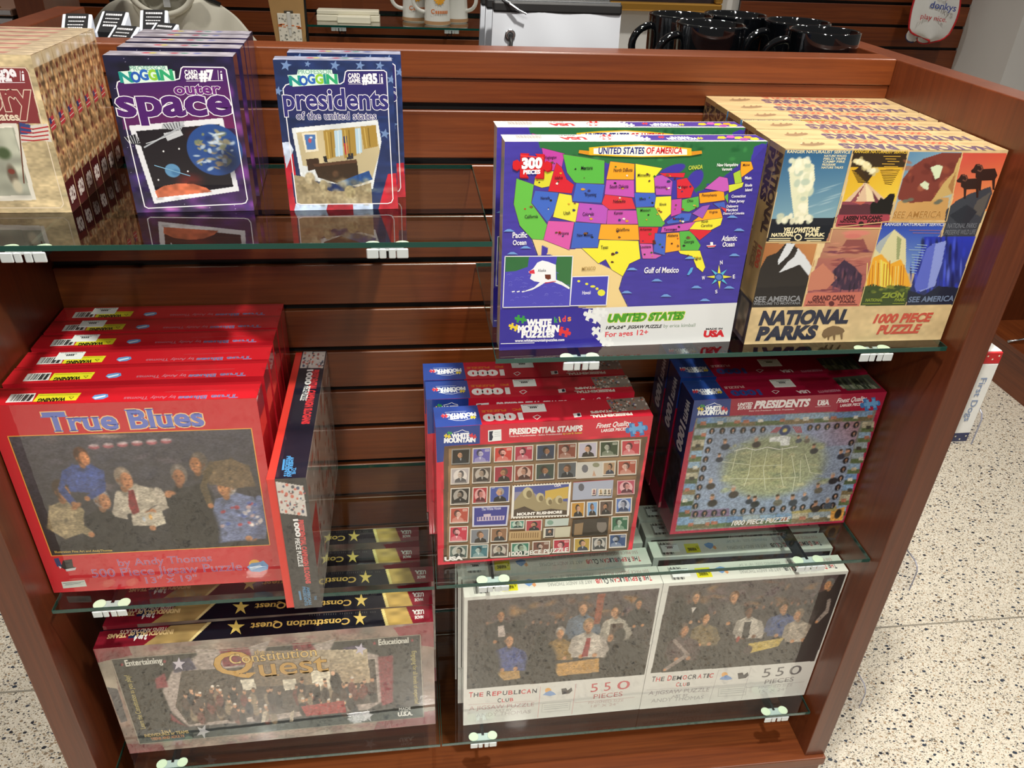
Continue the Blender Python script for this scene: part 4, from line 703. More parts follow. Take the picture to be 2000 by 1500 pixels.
f.t('MADE',1672,1002,1735,997,13,'d8d8d4',.03);f.t('IN THE',1682,1012,1722,1009,7,'d8d8d4',.02);f.t('U.S.A.',1666,1031,1746,1025,18,'e8e8e4',.06)
f.t('2 to 4',420,1112,468,1108,14,'c8b078',.03);f.t('INDIVIDUALS or TEAMS',332,1132,562,1112,14,'c8b078',.03);f.t('TEENS AND ADULTS',366,1148,540,1132,12,'c08050',.03)
f=Face('quest_top',511,36,[(75,610),(1850,440),(1855,550),(55,690)],1.0,'10101c')
f.p('7c1626',(70,615),(345,585),(250,675),(50,695));f.p('a88a58',(345,588),(520,570),(430,662),(240,678));f.p('d8c088',(505,570),(525,568),(440,660),(425,662));f.p('1c2444',(190,610),(260,602),(240,640),(180,645))
f.p('bc9a56',(1475,478),(1650,460),(1700,565),(1510,585));f.p('e0c880',(1470,478),(1492,476),(1525,583),(1505,586));f.p('84182a',(1650,458),(1852,440),(1858,552),(1700,566));f.n(.2,18,8,4)
f.star('e0c068',1330,537,46,0,.36);f.star('e0c068',640,592,44,0,.36)
f.t('Constitution Quest',1268,536,712,572,-34,'d8b060',.02,sf=1);[f.l('6a6660',2.5,(1430-k*14,493+k*.93),(1430-k*14,501+k*.93)) for k in range(30) if k%7!=3]
f.t('U.S.A.',1785,474,1695,480,-24,'f0ece8',.06);f.t('MADE',1778,510,1712,516,-18,'f0ece8',.04);f.t('IN THE',1760,496,1722,500,-8,'f0ece8',.02)
f.t('TEENS AND ADULTS',335,594,150,610,-16,'d8c0b0',.03);f.t('INDIVIDUALS or TEAMS',362,605,105,628,-18,'e8c890',.04);f.t('2 to 4',256,630,205,636,-18,'f0ece8',.06)
# ------------------------------------------------------------------ stamps
f=Face('stamp',304.5,252.9,[(100,510),(1590,435),(1445,1330),(128,1450)],.9,'cc2038')
f.v('1c3c8c',(100,510),(411,492),(411,622),(163,640),(158,745),(112,752))
def wmlogo(f,ox,oy,k):
    f.l('f2f4f8',4*k,(ox+68*k,oy-36*k),(ox+100*k,oy-44*k),(ox+128*k,oy-56*k),(ox+148*k,oy-46*k),(ox+172*k,oy-42*k))
    f.t('WHITE',ox+52*k,oy+2*k,ox+176*k,oy-4*k,29*k,'f4f6fa',.07);f.t('MOUNTAIN',ox,oy+33*k,ox+220*k,oy+26*k,29*k,'f4f6fa',.07)
    piece(f,'e6cc34',ox+24*k,oy-12*k,15*k,10);piece(f,'3aa04a',ox+40*k,oy-34*k,11*k,10);piece(f,'d83040',ox+202*k,oy-12*k,16*k,20)
wmlogo(f,160,582,1)
f.v('f0f0f2',(467,531),(558,523),(560,600),(468,608));f.v('1a1f3a',(474,538),(502,535),(496,560),(502,575),(494,600),(474,602));f.l('6a7080',2,(512,545),(550,542));f.l('6a7080',2,(512,558),(550,555));f.l('6a7080',2,(512,572),(552,568))
f.t('PRESIDENTIAL STAMPS',612,558,1112,534,36,'faf2f2',.05);f.t('Timbres Presidentiales - Sellos Presidenciales',612,577,975,560,10,'f0d8d8',.02);f.t('by Lois B. Sutton',982,560,1110,553,10,'e8d848',.02)
f.t('Finest Quality',1206,518,1432,500,32,'f8f0f0',.02,sh=.25);f.t('LARGER PIECES',1240,545,1408,532,19,'f8f0f0',.03)
piece(f,'3a78b8',1478,525,46,-8);piece(f,'6aa4d8',1482,520,34,-8)
B=(158,640),(1552,575),(1415,1335),(168,1428)
f.p('5c4430',*B);f.p('8a6c4c',(195,655),(1515,590),(1400,1315),(190,1415));f.n(.25,20,12,3,*B)
sr=random.Random(4)
def stamp(x0,y0,x1,y1,c,kind=0,bd='d8d0c4'):
    sl=-(x1-x0)*.05
    q=[(x0,y0),(x1,y0+sl),(x1-4,y1+sl),(x0-2,y1)]
    f.v('3a2c20',*[(a+3,b+5) for a,b in q]);f.v(bd,*q)
    m=7;r=[(x0+m,y0+m),(x1-m,y0+m+sl),(x1-4-m,y1-m+sl),(x0-2+m,y1-m)]
    f.v(c,*r)
    w=x1-x0;h=y1-y0;cx=(x0+x1)/2;cy=(y0+y1)/2+sl/2
    def mix(a,b,t): return ''.join('%02x'%int(int(a[i:i+2],16)*(1-t)+int(b[i:i+2],16)*t) for i in (0,2,4))
    lt=mix(c,'f4ece0',.6);dk=mix(c,'101014',.55)
    j=lambda q: sr.uniform(-q,q)
    dx=(-w*.08+j(w*.04)) if kind==0 else j(w*.04); fc=-1 if sr.random()<.5 else 1; hx=cx+dx; hy=cy-h*.1+j(h*.03); hr=w*.15+j(w*.02)
    if kind==1: f.v(lt,*[(cx+w*.36*math.cos(t*.45),cy+h*.4*math.sin(t*.45)) for t in range(14)])
    sk=lt if kind==0 else mix(c,'d8c0a8',.55) if kind==1 else sr.choice(['b88a6a','c89a7c','a87858']); su=mix(c,'f4ece0',.35) if kind==0 else dk if kind==1 else sr.choice(['22262c','2c2420','343a4a','1c1c1e']); ha=dk if kind<2 else sr.choice(['3a2c22','9a948c','5a4434','24201e'])
    f.v(su,(hx-w*.32,y1-m-1),(hx-w*.27,cy+h*.22),(hx-w*.08,cy+h*.1),(hx+w*.1,cy+h*.1),(hx+w*.28,cy+h*.22),(hx+w*.33,y1-m-1+sl*.6))
    f.v(mix(su,'ffffff',.55),(hx-w*.05,cy+h*.12),(hx+w*.06,cy+h*.12),(hx+w*.01,cy+h*.3))
    f.v(ha,*[(hx-fc*w*.03+hr*1.12*math.cos(t*.63),hy-h*.035+h*.23*math.sin(t*.63)) for t in range(10)])
    f.v(sk,*[(hx+fc*w*.03+hr*.86*math.cos(t*.63)*(1.18 if abs(t*.63-(0 if fc>0 else 3.14))<.5 else 1),hy+h*.03+h*.18*math.sin(t*.63)) for t in range(10)])
    f.v(mix(sk,'101010',.3),*[(hx-fc*hr*.45+hr*.3*math.cos(t*1.05),hy+h*.05+h*.13*math.sin(t*1.05)) for t in range(6)])
    f.l(mix(sk,'100808',.65),2.5,(hx+fc*w*.0,hy-h*.0),(hx+fc*w*.09,hy-h*.0));f.l(mix(sk,'100808',.5),2.5,(hx+fc*w*.02,hy+h*.11),(hx+fc*w*.08,hy+h*.11))
    if sr.random()<.3: f.v(ha,(hx-hr*.6,hy+h*.1),(hx+hr*.6,hy+h*.1),(hx+hr*.4,hy+h*.24),(hx-hr*.4,hy+h*.24))
    if kind==0: f.v(lt,(x0+w*.66,y0+h*.12+sl*.6),(x1-w*.1,y0+h*.12+sl*.9),(x1-w*.1,y0+h*.26+sl*.9),(x0+w*.66,y0+h*.26+sl*.6)); f.l(dk,2.5,(x0+w*.69,y0+h*.19+sl*.6),(x1-w*.13,y0+h*.19+sl*.9)); f.l(lt,4,(x0+w*.15,y1-h*.12),(x1-w*.15,y1-h*.12+sl*.8))
    if kind==1: f.l(lt,3,(x0+w*.2,y1-h*.11),(x1-w*.2,y1-h*.11+sl*.8))
cols=['26221e','665eae','c83c34','ae2c46','30405c','8a4634','b8b0c0','34442c','bc3844']
for k,x in enumerate([215,360,510,650,800,945,1085,1230,1375]): stamp(x,660-k*7.6,x+130,765-k*7.4,cols[k],[2,0,0,0,2,0,2,0,0][k],'8a8a88' if k==0 else 'd8d0c4')
for x,y,c,kd in [(210,790,'b0a8a8',1),(360,782,'5c5048',1),(510,776,'9a2c3c',2),(650,768,'8a4030',1),(795,758,'3a4a40',2),(945,748,'565c62',2)]: stamp(x,y,x+132,y+112,c,kd)
f.v('c8c4bc',(1078,748),(1340,735),(1328,845),(1070,858));f.v('6a6a70',*[(1130+22*math.cos(t*.63),790+28*math.sin(t*.63)) for t in range(10)]);f.v('8a8a70',*[(1205+24*math.cos(t*.63),765+16*math.sin(t*.63)) for t in range(10)]);f.v('c09a80',(1180,840),(1190,800),(1205,840));stamp(1250,745,1338,835,'b09070',2)
stamp(1350,735,1478,835,'a84e3c',0)
stamp(210,925,345,1040,'2e2a28',1);stamp(362,918,468,1032,'a82834',1);stamp(480,912,620,1025,'4456a0',2);f.l('e8e8e8',3,(495,925),(515,922))
f.v('e8e4da',(637,905),(1038,880),(1022,1112),(628,1130));
for k in range(20): 
    x=640+k*20;f.v('5c4430',(x,905-k*1.25-4),(x+8,905-k*1.25-5),(x+8,905-k*1.25+4),(x,905-k*1.25+4));f.v('5c4430',(x-6,1127-k*.9-3),(x+2,1127-k*.9-4),(x+2,1127-k*.9+4),(x-6,1127-k*.9+4))
bg=(652,915),(1022,893),(1008,1100),(645,1115)
f.v('4a5496',*bg);f.v('c8a84c',(860,940),(1020,910),(1014,990),(860,1010));f.v('8a86a0',(652,950),(760,940),(860,1000),(652,1020))
f.v('9a8c68',(650,1010),(690,960),(720,925),(770,925),(800,990),(820,955),(850,960),(865,1000),(885,990),(910,1000),(930,985),(960,975),(985,1010),(1010,1010),(1008,1100),(645,1115))
for x,y,a,b in [(742,955,34,40),(825,985,26,32),(888,1010,22,28),(955,1000,26,30)]: f.v('c0b48c',*[(x+a*math.cos(t*.52),y+b*math.sin(t*.52)) for t in range(12)]);f.v('7a6c4c',*[(x+a*.3+a*.6*math.cos(t*.52),y+b*.2+b*.65*math.sin(t*.52)) for t in range(12)])
f.v('4a3c30',(648,1070),(720,1045),(800,1080),(900,1060),(1008,1070),(1008,1100),(645,1115));f.t('MOUNT RUSHMORE',668,1108,975,1090,17,'f4f0ea',.05);f.t('USA',922,912,968,909,15,'e8e4f0',.04)
f.v('a4aabc',(1052,882),(1322,862),(1312,985),(1044,1002));f.l('b84050',4,(1052,882),(1322,862));f.v('5a5a62',*[(1105+20*math.cos(t*.63),915+26*math.sin(t*.63)) for t in range(10)]);
for x,c in [(1190,'8a3040'),(1235,'b0843c'),(1265,'6a6a58'),(1292,'786048')]: stamp(x-14,925,x+16,968,c,1)
stamp(1345,868,1466,965,'b0445c',1,'c8a0a0');stamp(1335,985,1445,1088,'5070b0',1)
stamp(208,1058,340,1165,'b04a3a',0)
f.v('c8c8d8',(362,1048),(617,1038),(602,1176),(362,1187));f.v('34368c',(376,1058),(604,1048),(592,1166),(374,1176));f.t('The White House',425,1076,558,1066,18,'c8c8e0',.02);f.v('c8b8c8',(395,1148),(395,1120),(440,1116),(440,1100),(490,1096),(490,1112),(585,1108),(580,1138));
for k in range(9): f.v('5a5090',(400+k*20,1142-k*.8),(410+k*20,1142-k*.8),(410+k*20,1120-k*.8),(400+k*20,1120-k*.8))
stamp(1035,1015,1130,1120,'bc8a34',2);stamp(1142,1010,1218,1112,'7aa4d0',2);stamp(1226,1003,1318,1105,'5c4a42',2)
stamp(205,1185,335,1292,'c02c44',0);stamp(350,1200,482,1302,'787c84',2);stamp(490,1192,606,1287,'8a6448',2);stamp(622,1140,722,1200,'4a8a7a',1);stamp(728,1136,842,1216,'a83844',2)
f.v('b89a6c',(618,1215),(835,1205),(830,1268),(612,1276))
for k in range(12): f.v('8a6a40',(630+k*16,1260-k*.6),(638+k*16,1260-k*.6),(640+k*16,1225-k*.6),(632+k*16,1225-k*.6))
f.v('b8c4bc',(862,1130),(1022,1120),(1016,1170),(858,1180));f.v('c4c0a8',(850,1188),(1034,1176),(1026,1246),(846,1256));stamp(858,1188,925,1250,'3a3c40',2);f.v('7a9a8a',*[(895+22*math.cos(t*.63),1152+16*math.sin(t*.63)) for t in range(10)])
f.v('342c24',(1048,1132),(1290,1114),(1280,1232),(1040,1245));f.v('8a7050',(1060,1160),(1120,1150),(1110,1230),(1055,1235));f.v('787068',*[(1242+34*math.cos(t*.52),1170+46*math.sin(t*.52)) for t in range(12)]);f.v('2a2622',*[(1240+36*math.cos(t),1150+36*math.sin(t)) for t in (3.2,3.9,4.5,5.1,5.7,6.2)])
stamp(1306,1108,1422,1208,'266044',0)
for x,y,w,c,kd in [(205,1312,130,'5c6c66',1),(350,1306,126,'3c6a74',0),(490,1300,122,'6a5650',1),(630,1290,126,'3c7a64',1),(775,1278,120,'74483c',0),(915,1264,116,'b42c42',0),(1055,1254,112,'b0923c',2),(1175,1246,102,'5a5a5c',1),(1290,1226,118,'2c4878',0)]: stamp(x,y,x+w,y+92,c,kd)
f.t('1000 PIECE PUZZLE',615,1381,1014,1345,28,'eeeae4',.02,'5a4a40',.02);f.t('USA',172,1416,300,1406,24,'f0ece8',.06,'4a4a48',.03)
f=Face('stamp_top',304.5,49.5,[(95,370),(1525,300),(1590,435),(100,510)],.9,'c81e34')
f.v('2a4898',(95,370),(387,356),(412,492),(100,510));f.t('MOUNTAIN',375,406,150,418,-22,'eef0f6',.07);f.t('WHITE',320,424,200,430,-22,'eef0f6',.07);f.l('eef0f6',4,(190,452),(240,462),(290,462),(345,448));piece(f,'e0c834',355,440,12,0);piece(f,'d83c48',165,430,14,0);f.l('d0d8e8',3,(170,405),(312,398))
f.t('1000',688,412,418,424,-42,'f4eeee',.07);f.t('PUZZLE',580,385,415,393,-14,'d8702c',.06);f.t('PC',680,378,620,382,-14,'d8702c',.06)
f.l('f4eeee',6,(760,440),(785,458),(812,438),(790,426),(760,440));f.v('f0ecec',(1033,418),(1085,412),(1092,440),(1042,446));f.v('1a1f3a',(1060,418),(1080,414),(1086,434),(1066,438))
f.t('PRESIDENTIAL',1440,412,1152,430,-17,'f4e8e0',.06);f.t('STAMPS',1285,420,1155,428,-17,'f4e8e0',.06) if 0 else None
f.t('STAMPS',1300,392,1152,402,-15,'f4e8e0',.06)
f.v('8a8078',(1268,322),(1525,300),(1575,388),(1312,408))
for k in range(70):
    x=rnd.uniform(1275,1550);y=rnd.uniform(312,395)+ (1400-x)*.08;w=rnd.uniform(8,18)
    f.v(rnd.choice(['c8c0b8','a0907c','5a5a62','b86a54','6a6aa0','3c4844','d8d4d0','8a6a4c']),(x,y),(x+w,y-1),(x+w+4,y+9),(x+3,y+10))
# ------------------------------------------------------------------ presidents
f=Face('pres',301.6,255.3,[(415,370),(1715,310),(1390,1160),(245,1235)],.95,'a4143a')
f.v('1c3c88',(415,370),(666,356),(652,470),(430,486),(405,572),(375,580));wmlogo(f,437,436,.9)
f.t('UNITED',705,406,805,400,18,'f4ecee',.05,sh=.15);f.t('STATES',705,430,797,424,18,'f4ecee',.05,sh=.15);f.t('PRESIDENTS',812,421,1182,405,44,'f8f0f2',.05,sh=.1,sf=1);f.t('Etats Unis Presidents - EE.UU. Presidentes',782,442,1086,430,8,'e8d0d4',.02)
f.t('USA',1240,400,1322,394,24,'f4ecee',.07);f.t('MADE IN',1246,372,1316,368,7,'f4ecee',.03);f.l('e0c0c8',3,(1228,410),(1330,404))
f.t('Finest Quality',1370,384,1566,368,28,'f8f0f2',.02,sh=.25);f.t('LARGER PIECES',1394,410,1540,399,16,'f8f0f2',.03);piece(f,'3a78b8',1598,392,42,-8);piece(f,'6aa4d8',1604,388,30,-8)
O=(428,482),(1640,430),(1385,1148),(285,1216)
f.p('7a7e74',*O)
tr=random.Random(9)
def tile(q):
    (a,b),(c,d)=q;w=c-a;
    sky=tr.choice(['7a98b8','8aa4bc','9aa8b0','6a88b0','b0a890']);gr=tr.choice(['5a6a44','6a6248','48583c','7a6a4c'])
    f.p(sky,(a,b),(c,b-w*.04),(c-10,d-w*.04),(a-10,d));f.p(gr,(a-6,(b+d)/2+6),(c-6,(b+d)/2+2),(c-10,d-w*.04),(a-10,d));x=tr.uniform(a,c-30);f.p(tr.choice(['d0ccc0','a86a54','b8a890','3c3a34']),(x,(b+d)/2-8),(x+w*.4,(b+d)/2-10),(x+w*.38,(b+d)/2+12),(x-3,(b+d)/2+14))
for k in range(12): tile(((440+k*98,486-k*4.3),(536+k*98,550-k*4.3)))
for k in range(9): tile(((420-k*15,560+k*71),(498-k*15,628+k*71)));tile(((1540-k*26,510+k*68),(1622-k*26,575+k*68)))
for k in range(10): tile(((300+k*108,1140-k*6),(405+k*108,1205-k*6)))
f.p('d89a48',(1310,1085),(1405,1060),(1380,1146),(1300,1150));f.e('2a2420',1355,1105,24,34,0,.3)
Pn=(500,556),(1530,502),(1345,1085),(388,1128)
f.p('8e9cb4',*Pn);f.g(['8a9cc4','a87a80','9a8aa0','8aa0c0'],(1150,520),(1530,502),(1480,660),(1100,680))
f.p('7a6484',(388,1128),(395,1085),(640,1070),(640,1118));f.p('a89a60',(1050,1090),(1345,1050),(1345,1085),(1050,1105))
f.e('98a080',940,800,390,230,-4,.3);f.e('aaaa7c',900,830,300,150,-4,.7,.8)
for k in range(50): f.e(tr.choice(['88946c','b4b48a','929c74','c0bc94','78866a','a4ac8a']),tr.uniform(610,1280),tr.uniform(650,970),tr.uniform(15,70),tr.uniform(6,22),tr.uniform(-15,10),.7,.7)
for pts in [((700,690),(660,830)),((800,680),(770,860)),((900,690),(870,820),(880,950)),((1000,680),(985,850),(1000,930)),((1060,730),(1080,860),(1060,960)),((1120,760),(1110,900)),((600,770),(780,790)),((640,880),(870,880)),((780,800),(1000,790)),((870,880),(1100,870)),((1150,720),(1180,840),(1260,850)),((740,930),(770,850))]: f.l('d8dcc0',4,*pts)
f.l('e8e8e0',5,(680,700),(760,680),(820,695),(900,675),(980,690),(1100,670))
# generic heads
hd=random.Random(31)
def oval(x,y,r=20):
    f.e('181a20',x,y,r,r*1.05,0,.12);f.e(hd.choice(['b88a70','a87a60','c89a80','907060']),x+2,y-2,r*.42,r*.55,0,.3);f.e('e8e4e0',x,y+r*.6,r*.2,r*.25,0,.4)
for x in (532,602,673,741,808,873): oval(x,572-(x-532)*.03)
for x in (1187,1240,1304,1368,1434,1498): oval(x,548-(x-1187)*.06)
for k in range(8): oval(516-k*14,636+k*60)
for k in range(9): oval(1480-k*20,588+k*58)
for x in (416,476,540,602,668,730,792,858,924,994,1062,1122,1190,1258,1318): oval(x,1108-(x-416)*.062)
f.e('2a3a6a',1020,565,38,34,0,.1);f.e('c8b870',1020,565,18,16,0,.3)
for k in range(5): f.l('b03844',5,(925+k*9,580),(965+k*8,545));f.l('b03844',5,(1075+k*12,540),(1100+k*8,580))
f.p('e0e4e4',(915,612),(1010,600),(1060,610),(1050,640),(1045,665),(990,668),(985,640),(915,640))
for x,y,s_ in [(620,640,1),(828,625,1),(580,730,.8),(520,895,1),(670,945,1.1),(530,1000,1.1),(810,1010,1),(960,1000,1),(1060,1000,1),(1230,925,.9),(1330,860,1),(1210,1040,1),(1290,1020,1),(1110,610,.7),(1165,610,.7),(1210,670,.9),(1390,705,.9),(770,1000,.8),(1140,980,.8),(1430,700,.7)]:
    f.e(hd.choice(['22262e','2c3444','3a3430','4a5260','6a6458']),x,y+34*s_,34*s_,24*s_,0,.3);f.e(hd.choice(['b88a70','c89a80']),x,y,15*s_,19*s_,0,.3);f.e(hd.choice(['4a3a2c','b0a8a0','6a5a4a']),x,y-13*s_,15*s_,9*s_,0,.4)
f.blur(.9,*O);f.n(.2,2.2,2,6,*O)
f.t('1000 PIECE PUZZLE',650,1180,1030,1152,28,'e8e6e4',.02,'6a6a60',.02,.15)
f=Face('pres_top',301.6,54.5,[(322,225),(1640,178),(1715,310),(415,370)],.95,'9c1436')
f.v('24448e',(322,225),(570,214),(668,356),(415,370));f.t('MOUNTAIN',600,282,400,290,-20,'eef0f6',.07);f.t('WHITE',570,300,458,306,-20,'eef0f6',.07);f.l('eef0f6',4,(450,320),(500,328),(540,326),(580,312));piece(f,'e0c834',600,310,11,0);piece(f,'d83c48',425,305,13,0)
f.t('PUZZLE',770,262,630,270,-14,'d8a8a8',.05);f.t('1000',880,292,668,300,-34,'3a4a90',.06);f.l('f4eeee',5,(965,305),(990,322),(1015,303),(985,298),(965,305));f.t('USA',1212,296,1128,302,-18,'f0e0e4',.06);f.t('PRESIDENTS',1415,290,1270,302,-14,'c8889a',.04);f.v('545c4c',(1392,208),(1640,185),(1690,285),(1468,302));
for k in range(60):
    x=rnd.uniform(1400,1630);f.v(rnd.choice(['7a8468','3c4438','9aa08c','6a705c','4a4c48']),(x,215),(x+14,214),(x+40,260),(x+22,262)) if k%2 else f.v(rnd.choice(['7a8468','3c4438','9aa08c']),(x+20,260),(x+36,259),(x+56,285),(x+38,288))
f=Face('pres_side',54.5,255.3,[(0,0),(100,0),(100,470),(0,470)],1.5,'6a1230')
f.p('1c3064',(0,0),(100,0),(100,230),(0,180));f.p('2a2c34',(10,200),(90,200),(90,400),(10,400));f.n(.6,6,8,4,(10,200),(90,400));f.t('1000',35,100,35,190,40,'e0e4ec',.05);f.t('WHITE',50,20,50,90,26,'e0e4ec',.05)
# ------------------------------------------------------------------ two club puzzles
def club(name,w,h,cor,Q,title,T,seed,rep):
    f=Face(name,w,h,cor,1.0,'d6d6d0')
    r=random.Random(seed)
    (x0,y0),(x1,y1),(x2,y2),(x3,y3)=Q
    H=hom([(0,0),(1,0),(1,1),(0,1)],Q)
    def P(u,v):
        a=H@np.array([u,v,1]);return (a[0]/a[2],a[1]/a[2])
    f.g(['463c3a','4a3e42','22221d','24241f'],*Q)
    for k in range(34): 
        x,y=P(r.uniform(.1,.95),r.uniform(.02,.3));f.e(r.choice(['7a4a30','a8743c','5a4050','8a5a3c','5c3a34','6a5458','b88440']),x,y,r.uniform(25,90),r.uniform(15,50),r.uniform(-30,30),.9,.5)
    for k in range(22):
        x,y=P(.1+k*.04,.3+r.uniform(-.03,.04));f.e('201c1e',x,y+40,34,46,0,.4,.8);f.e('8a6048',x,y-8,13,17,0,.4,.8)
    def man(u,v,s,skin,hair,c,wd=1.0,fc=0):
        x,y=P(u,v);k=s
        q_=''.join('%02x'%int(int(c[i:i+2],16)*.85) for i in (0,2,4))
        f.fig(x,y,k,skin,hair,[(x-k*2.0*wd,y+k*4.4),(x-k*2.1*wd,y+k*2.6),(x-k*1.6*wd,y+k*1.5),(x-k*.5,y+k*.95),(x+k*.5,y+k*.95),(x+k*1.6*wd,y+k*1.5),(x+k*2.2*wd,y+k*2.6),(x+k*2.0*wd,y+k*4.4)],c,fc)
        f.arm(q_,skin,k*.42,(x-k*1.6*wd,y+k*1.9),(x-k*2.1*wd,y+k*3.4),(x-k*.9*wd,y+k*4.3));f.arm(q_,skin,k*.42,(x+k*1.6*wd,y+k*1.9),(x+k*2.1*wd,y+k*3.3),(x+k*.7*wd,y+k*4.1))
    s1='a8744e';s2='b8845c'
    if rep:
        man(.17,.18,46,s1,'3a3028','201f20',1.1);f.p('b8a8a0',P(.155,.3),P(.185,.29),P(.2,.42),P(.16,.42))
        man(.6,.16,52,s2,'5a4030','5a6878',1.1);man(.78,.22,50,s2,'3a2a20','b0a89a',1,-1);f.p('4a3a30',P(.76,.36),P(.83,.36),P(.83,.55),P(.76,.55));man(.9,.15,40,s1,'2a2420','1e1e1e')
        man(.22,.46,52,s2,'3c2a1e','3c4a80',1.2);f.e('1c1c1a',*P(.26,.3),70,50,0,.3)
        man(.49,.42,46,s2,'8a8078','8a6a30',1.0);man(.64,.36,54,s2,'8a6a48','c0b6aa',1.2);f.p('8a1c24',P(.638,.5),P(.66,.5),P(.655,.72),P(.62,.72))
        f.p('b48a4c',P(.46,.78),P(.72,.75),P(.73,.92),P(.5,.93));f.p('b08a50',P(.15,.82),P(.28,.82),P(.29,.92),P(.2,.93))
        f.e('181815',*P(.4,.8),130,190,0,.25);f.e('1c1c19',*P(.39,.5),56,80,0,.25);f.e('181815',*P(.87,.8),170,180,0,.3);f.e('1e1e1a',*P(.82,.5),50,60,0,.3);f.e('a8744e',*P(.77,.52),26,34,0,.4);f.e('181815',*P(.1,.75),130,180,0,.4)
        f.p('8a4028',P(.67,.02),P(.71,.02),P(.7,.35),P(.665,.35))
    else:
        man(.17,.14,44,s2,'5a4838','1e1d1e');f.p('c8c0b8',P(.155,.25),P(.185,.25),P(.17,.32));man(.39,.17,46,s2,'6a4a30','54504c',1.1);man(.5,.34,46,'704830','2a1c18','b8b0a4',1.1);f.p('1c1c1e',P(.49,.46),P(.53,.46),P(.54,.65),P(.5,.65))
        man(.25,.38,48,s2,'2a2018','7a6844',1,1);man(.7,.33,48,s2,'4a3826','3c5080',1.3);man(.8,.42,46,s2,'7a6a58','a89c8c',1.1,-1)
        man(.14,.5,52,s1,'5a4438','4a3838',1.1,1);f.arm('8a7c74',s1,15,P(.1,.62),P(.2,.8),P(.08,.97))
        f.p('b8a050',P(.55,.72),P(.76,.68),P(.74,.78),P(.58,.84));f.e('3a2a28',*P(.56,.8),34,36,0,.2);f.e('8a2a20',*P(.48,.66),16,26,0,.3)
        man(.92,.1,44,s2,'6a6a68','1a1416',1.2,-1);f.p('0e0c12',P(.93,.25),P(.96,.0),P(1,.0),P(1,1),P(.86,1));f.arm('8c8078',s2,15,P(.955,.28),P(.965,.4),P(.925,.52))
        f.e('1a1a17',*P(.35,.85),150,110,0,.5);f.e('1a1a17',*P(.08,.35),90,200,0,.5)
    f.blur(1.0,*Q);f.n(.2,2.4,1.5,seed,*Q);f.n(.12,10,7,seed+1,*Q)
    for k in range(70):
        x,y=P(r.random(),r.uniform(.2,1));f.e('0e0f0c',x,y,r.uniform(3,5),r.uniform(5,10),20,.5,.5)
    for k in range(4): f.p('d6d6d0',cor[k],cor[(k+1)%4],Q[(k+1)%4],Q[k])
    return f,P
RED='c8323c';BL='30343e'
def alt(f,s,x0,y0,x1,y1,h,cols,wid):
    tot=sum(wid(c,i) for i,c in enumerate(s));p=0
    for i,c in enumerate(s):
        w=wid(c,i)
        if c!=' ':
            a=p/tot;b=(p+w*.82)/tot;hh=h if (i==0 or s[i-1]==' ') else h*.82
            f.t(c,x0+(x1-x0)*a,y0+(y1-y0)*a,x0+(x1-x0)*b,y0+(y1-y0)*b,hh,cols[i%len(cols)],.02)
        p+=w
wid=lambda c,i: .45 if c in ' I' else .85 if c in 'EFLT' else 1.2 if c in 'M' else 1.0
f,P_=club('rep',319.9,317.9,[(140,500),(1630,385),(1455,1330),(135,1447)],[(168,520),(1602,423),(1495,1070),(162,1178)],'',None,41,True)
alt(f,'THE REPUBLICAN',176,1238,688,1204,36,[RED,BL,RED,BL,BL,RED],wid);alt(f,'CLUB',388,1276,512,1266,28,[BL,RED],wid)
f.l('c8a0a0',3,(172,1292),(685,1266));f.l('d0a0a0',4,(710,1160),(690,1388));f.l('d0a0a0',4,(976,1140),(945,1366));f.l('c8a0a0',3,(970,1280),(1420,1240))
f.t('A JIGSAW PUZZLE',178,1335,660,1304,28,'b89494',0);f.t('ART BY',370,1348,496,1340,18,'a8a0a0',0);f.t('ANDY THOMAS',228,1386,635,1358,26,'b8b0ae',0)
for ch,a,b in [('5',1086,1140),('5',1186,1236),('0',1284,1380)]: f.t(ch,a,1202-(a-1086)*.09,b,1200-(b-1086)*.09,60,'c05058',0)
f.t('PIECES',1108,1252,1326,1230,32,'b87070',0);f.t('FINISHED SIZE',1070,1290,1335,1270,18,'c0aaa8',0);f.t('18" X 24"',1090,1316,1294,1300,18,'c0aaa8',0)
def logos(f,ox,oy):
    f.v('e0a860',*[(ox+40+24*math.cos(t*.5),oy+18+20*math.sin(t*.5)) for t in range(13)]);f.v('7a9ccc',(ox,oy+52),(ox+20,oy+34),(ox+55,oy+18),(ox+85,oy+34),(ox+100,oy+48),(ox+60,oy+58));f.v('3c3c40',(ox+138,oy+6),(ox+175,oy),(ox+185,oy+18),(ox+215,oy-4),(ox+222,oy+20),(ox+200,oy+40),(ox+145,oy+48))
    f.l('b0b0ac',3,(ox-2,oy+118),(ox+208,oy+100),(ox+200,oy+165),(ox-8,oy+180),(ox-2,oy+118))
    for k in range(3): f.l('a8acac',4,(ox+10,oy+132+k*14),(ox+190,oy+116+k*14))
logos(f,727,1170)
f,P_=club('dem',316.3,318.3,[(250,385),(1655,290),(1328,1212),(85,1335)],[(290,405),(1637,313),(1405,962),(165,1065)],'',None,57,False)
alt(f,'THE DEMOCRATIC',172,1128,648,1090,36,[BL,RED,BL,BL,RED,BL],wid);alt(f,'CLUB',358,1162,470,1152,28,[RED,BL],wid)
f.l('b0a8a8',3,(140,1190),(635,1155));f.l('b8b4b4',4,(684,1038),(615,1275));f.l('b8b4b4',4,(930,1015),(860,1248));f.l('b0a8a8',3,(885,1165),(1330,1115))
f.t('A JIGSAW PUZZLE',150,1228,612,1194,28,'a49c9c',0);f.t('ART BY',330,1245,455,1232,18,'a8a0a0',0);f.t('ANDY THOMAS',172,1284,570,1252,26,'a8a4a4',0)
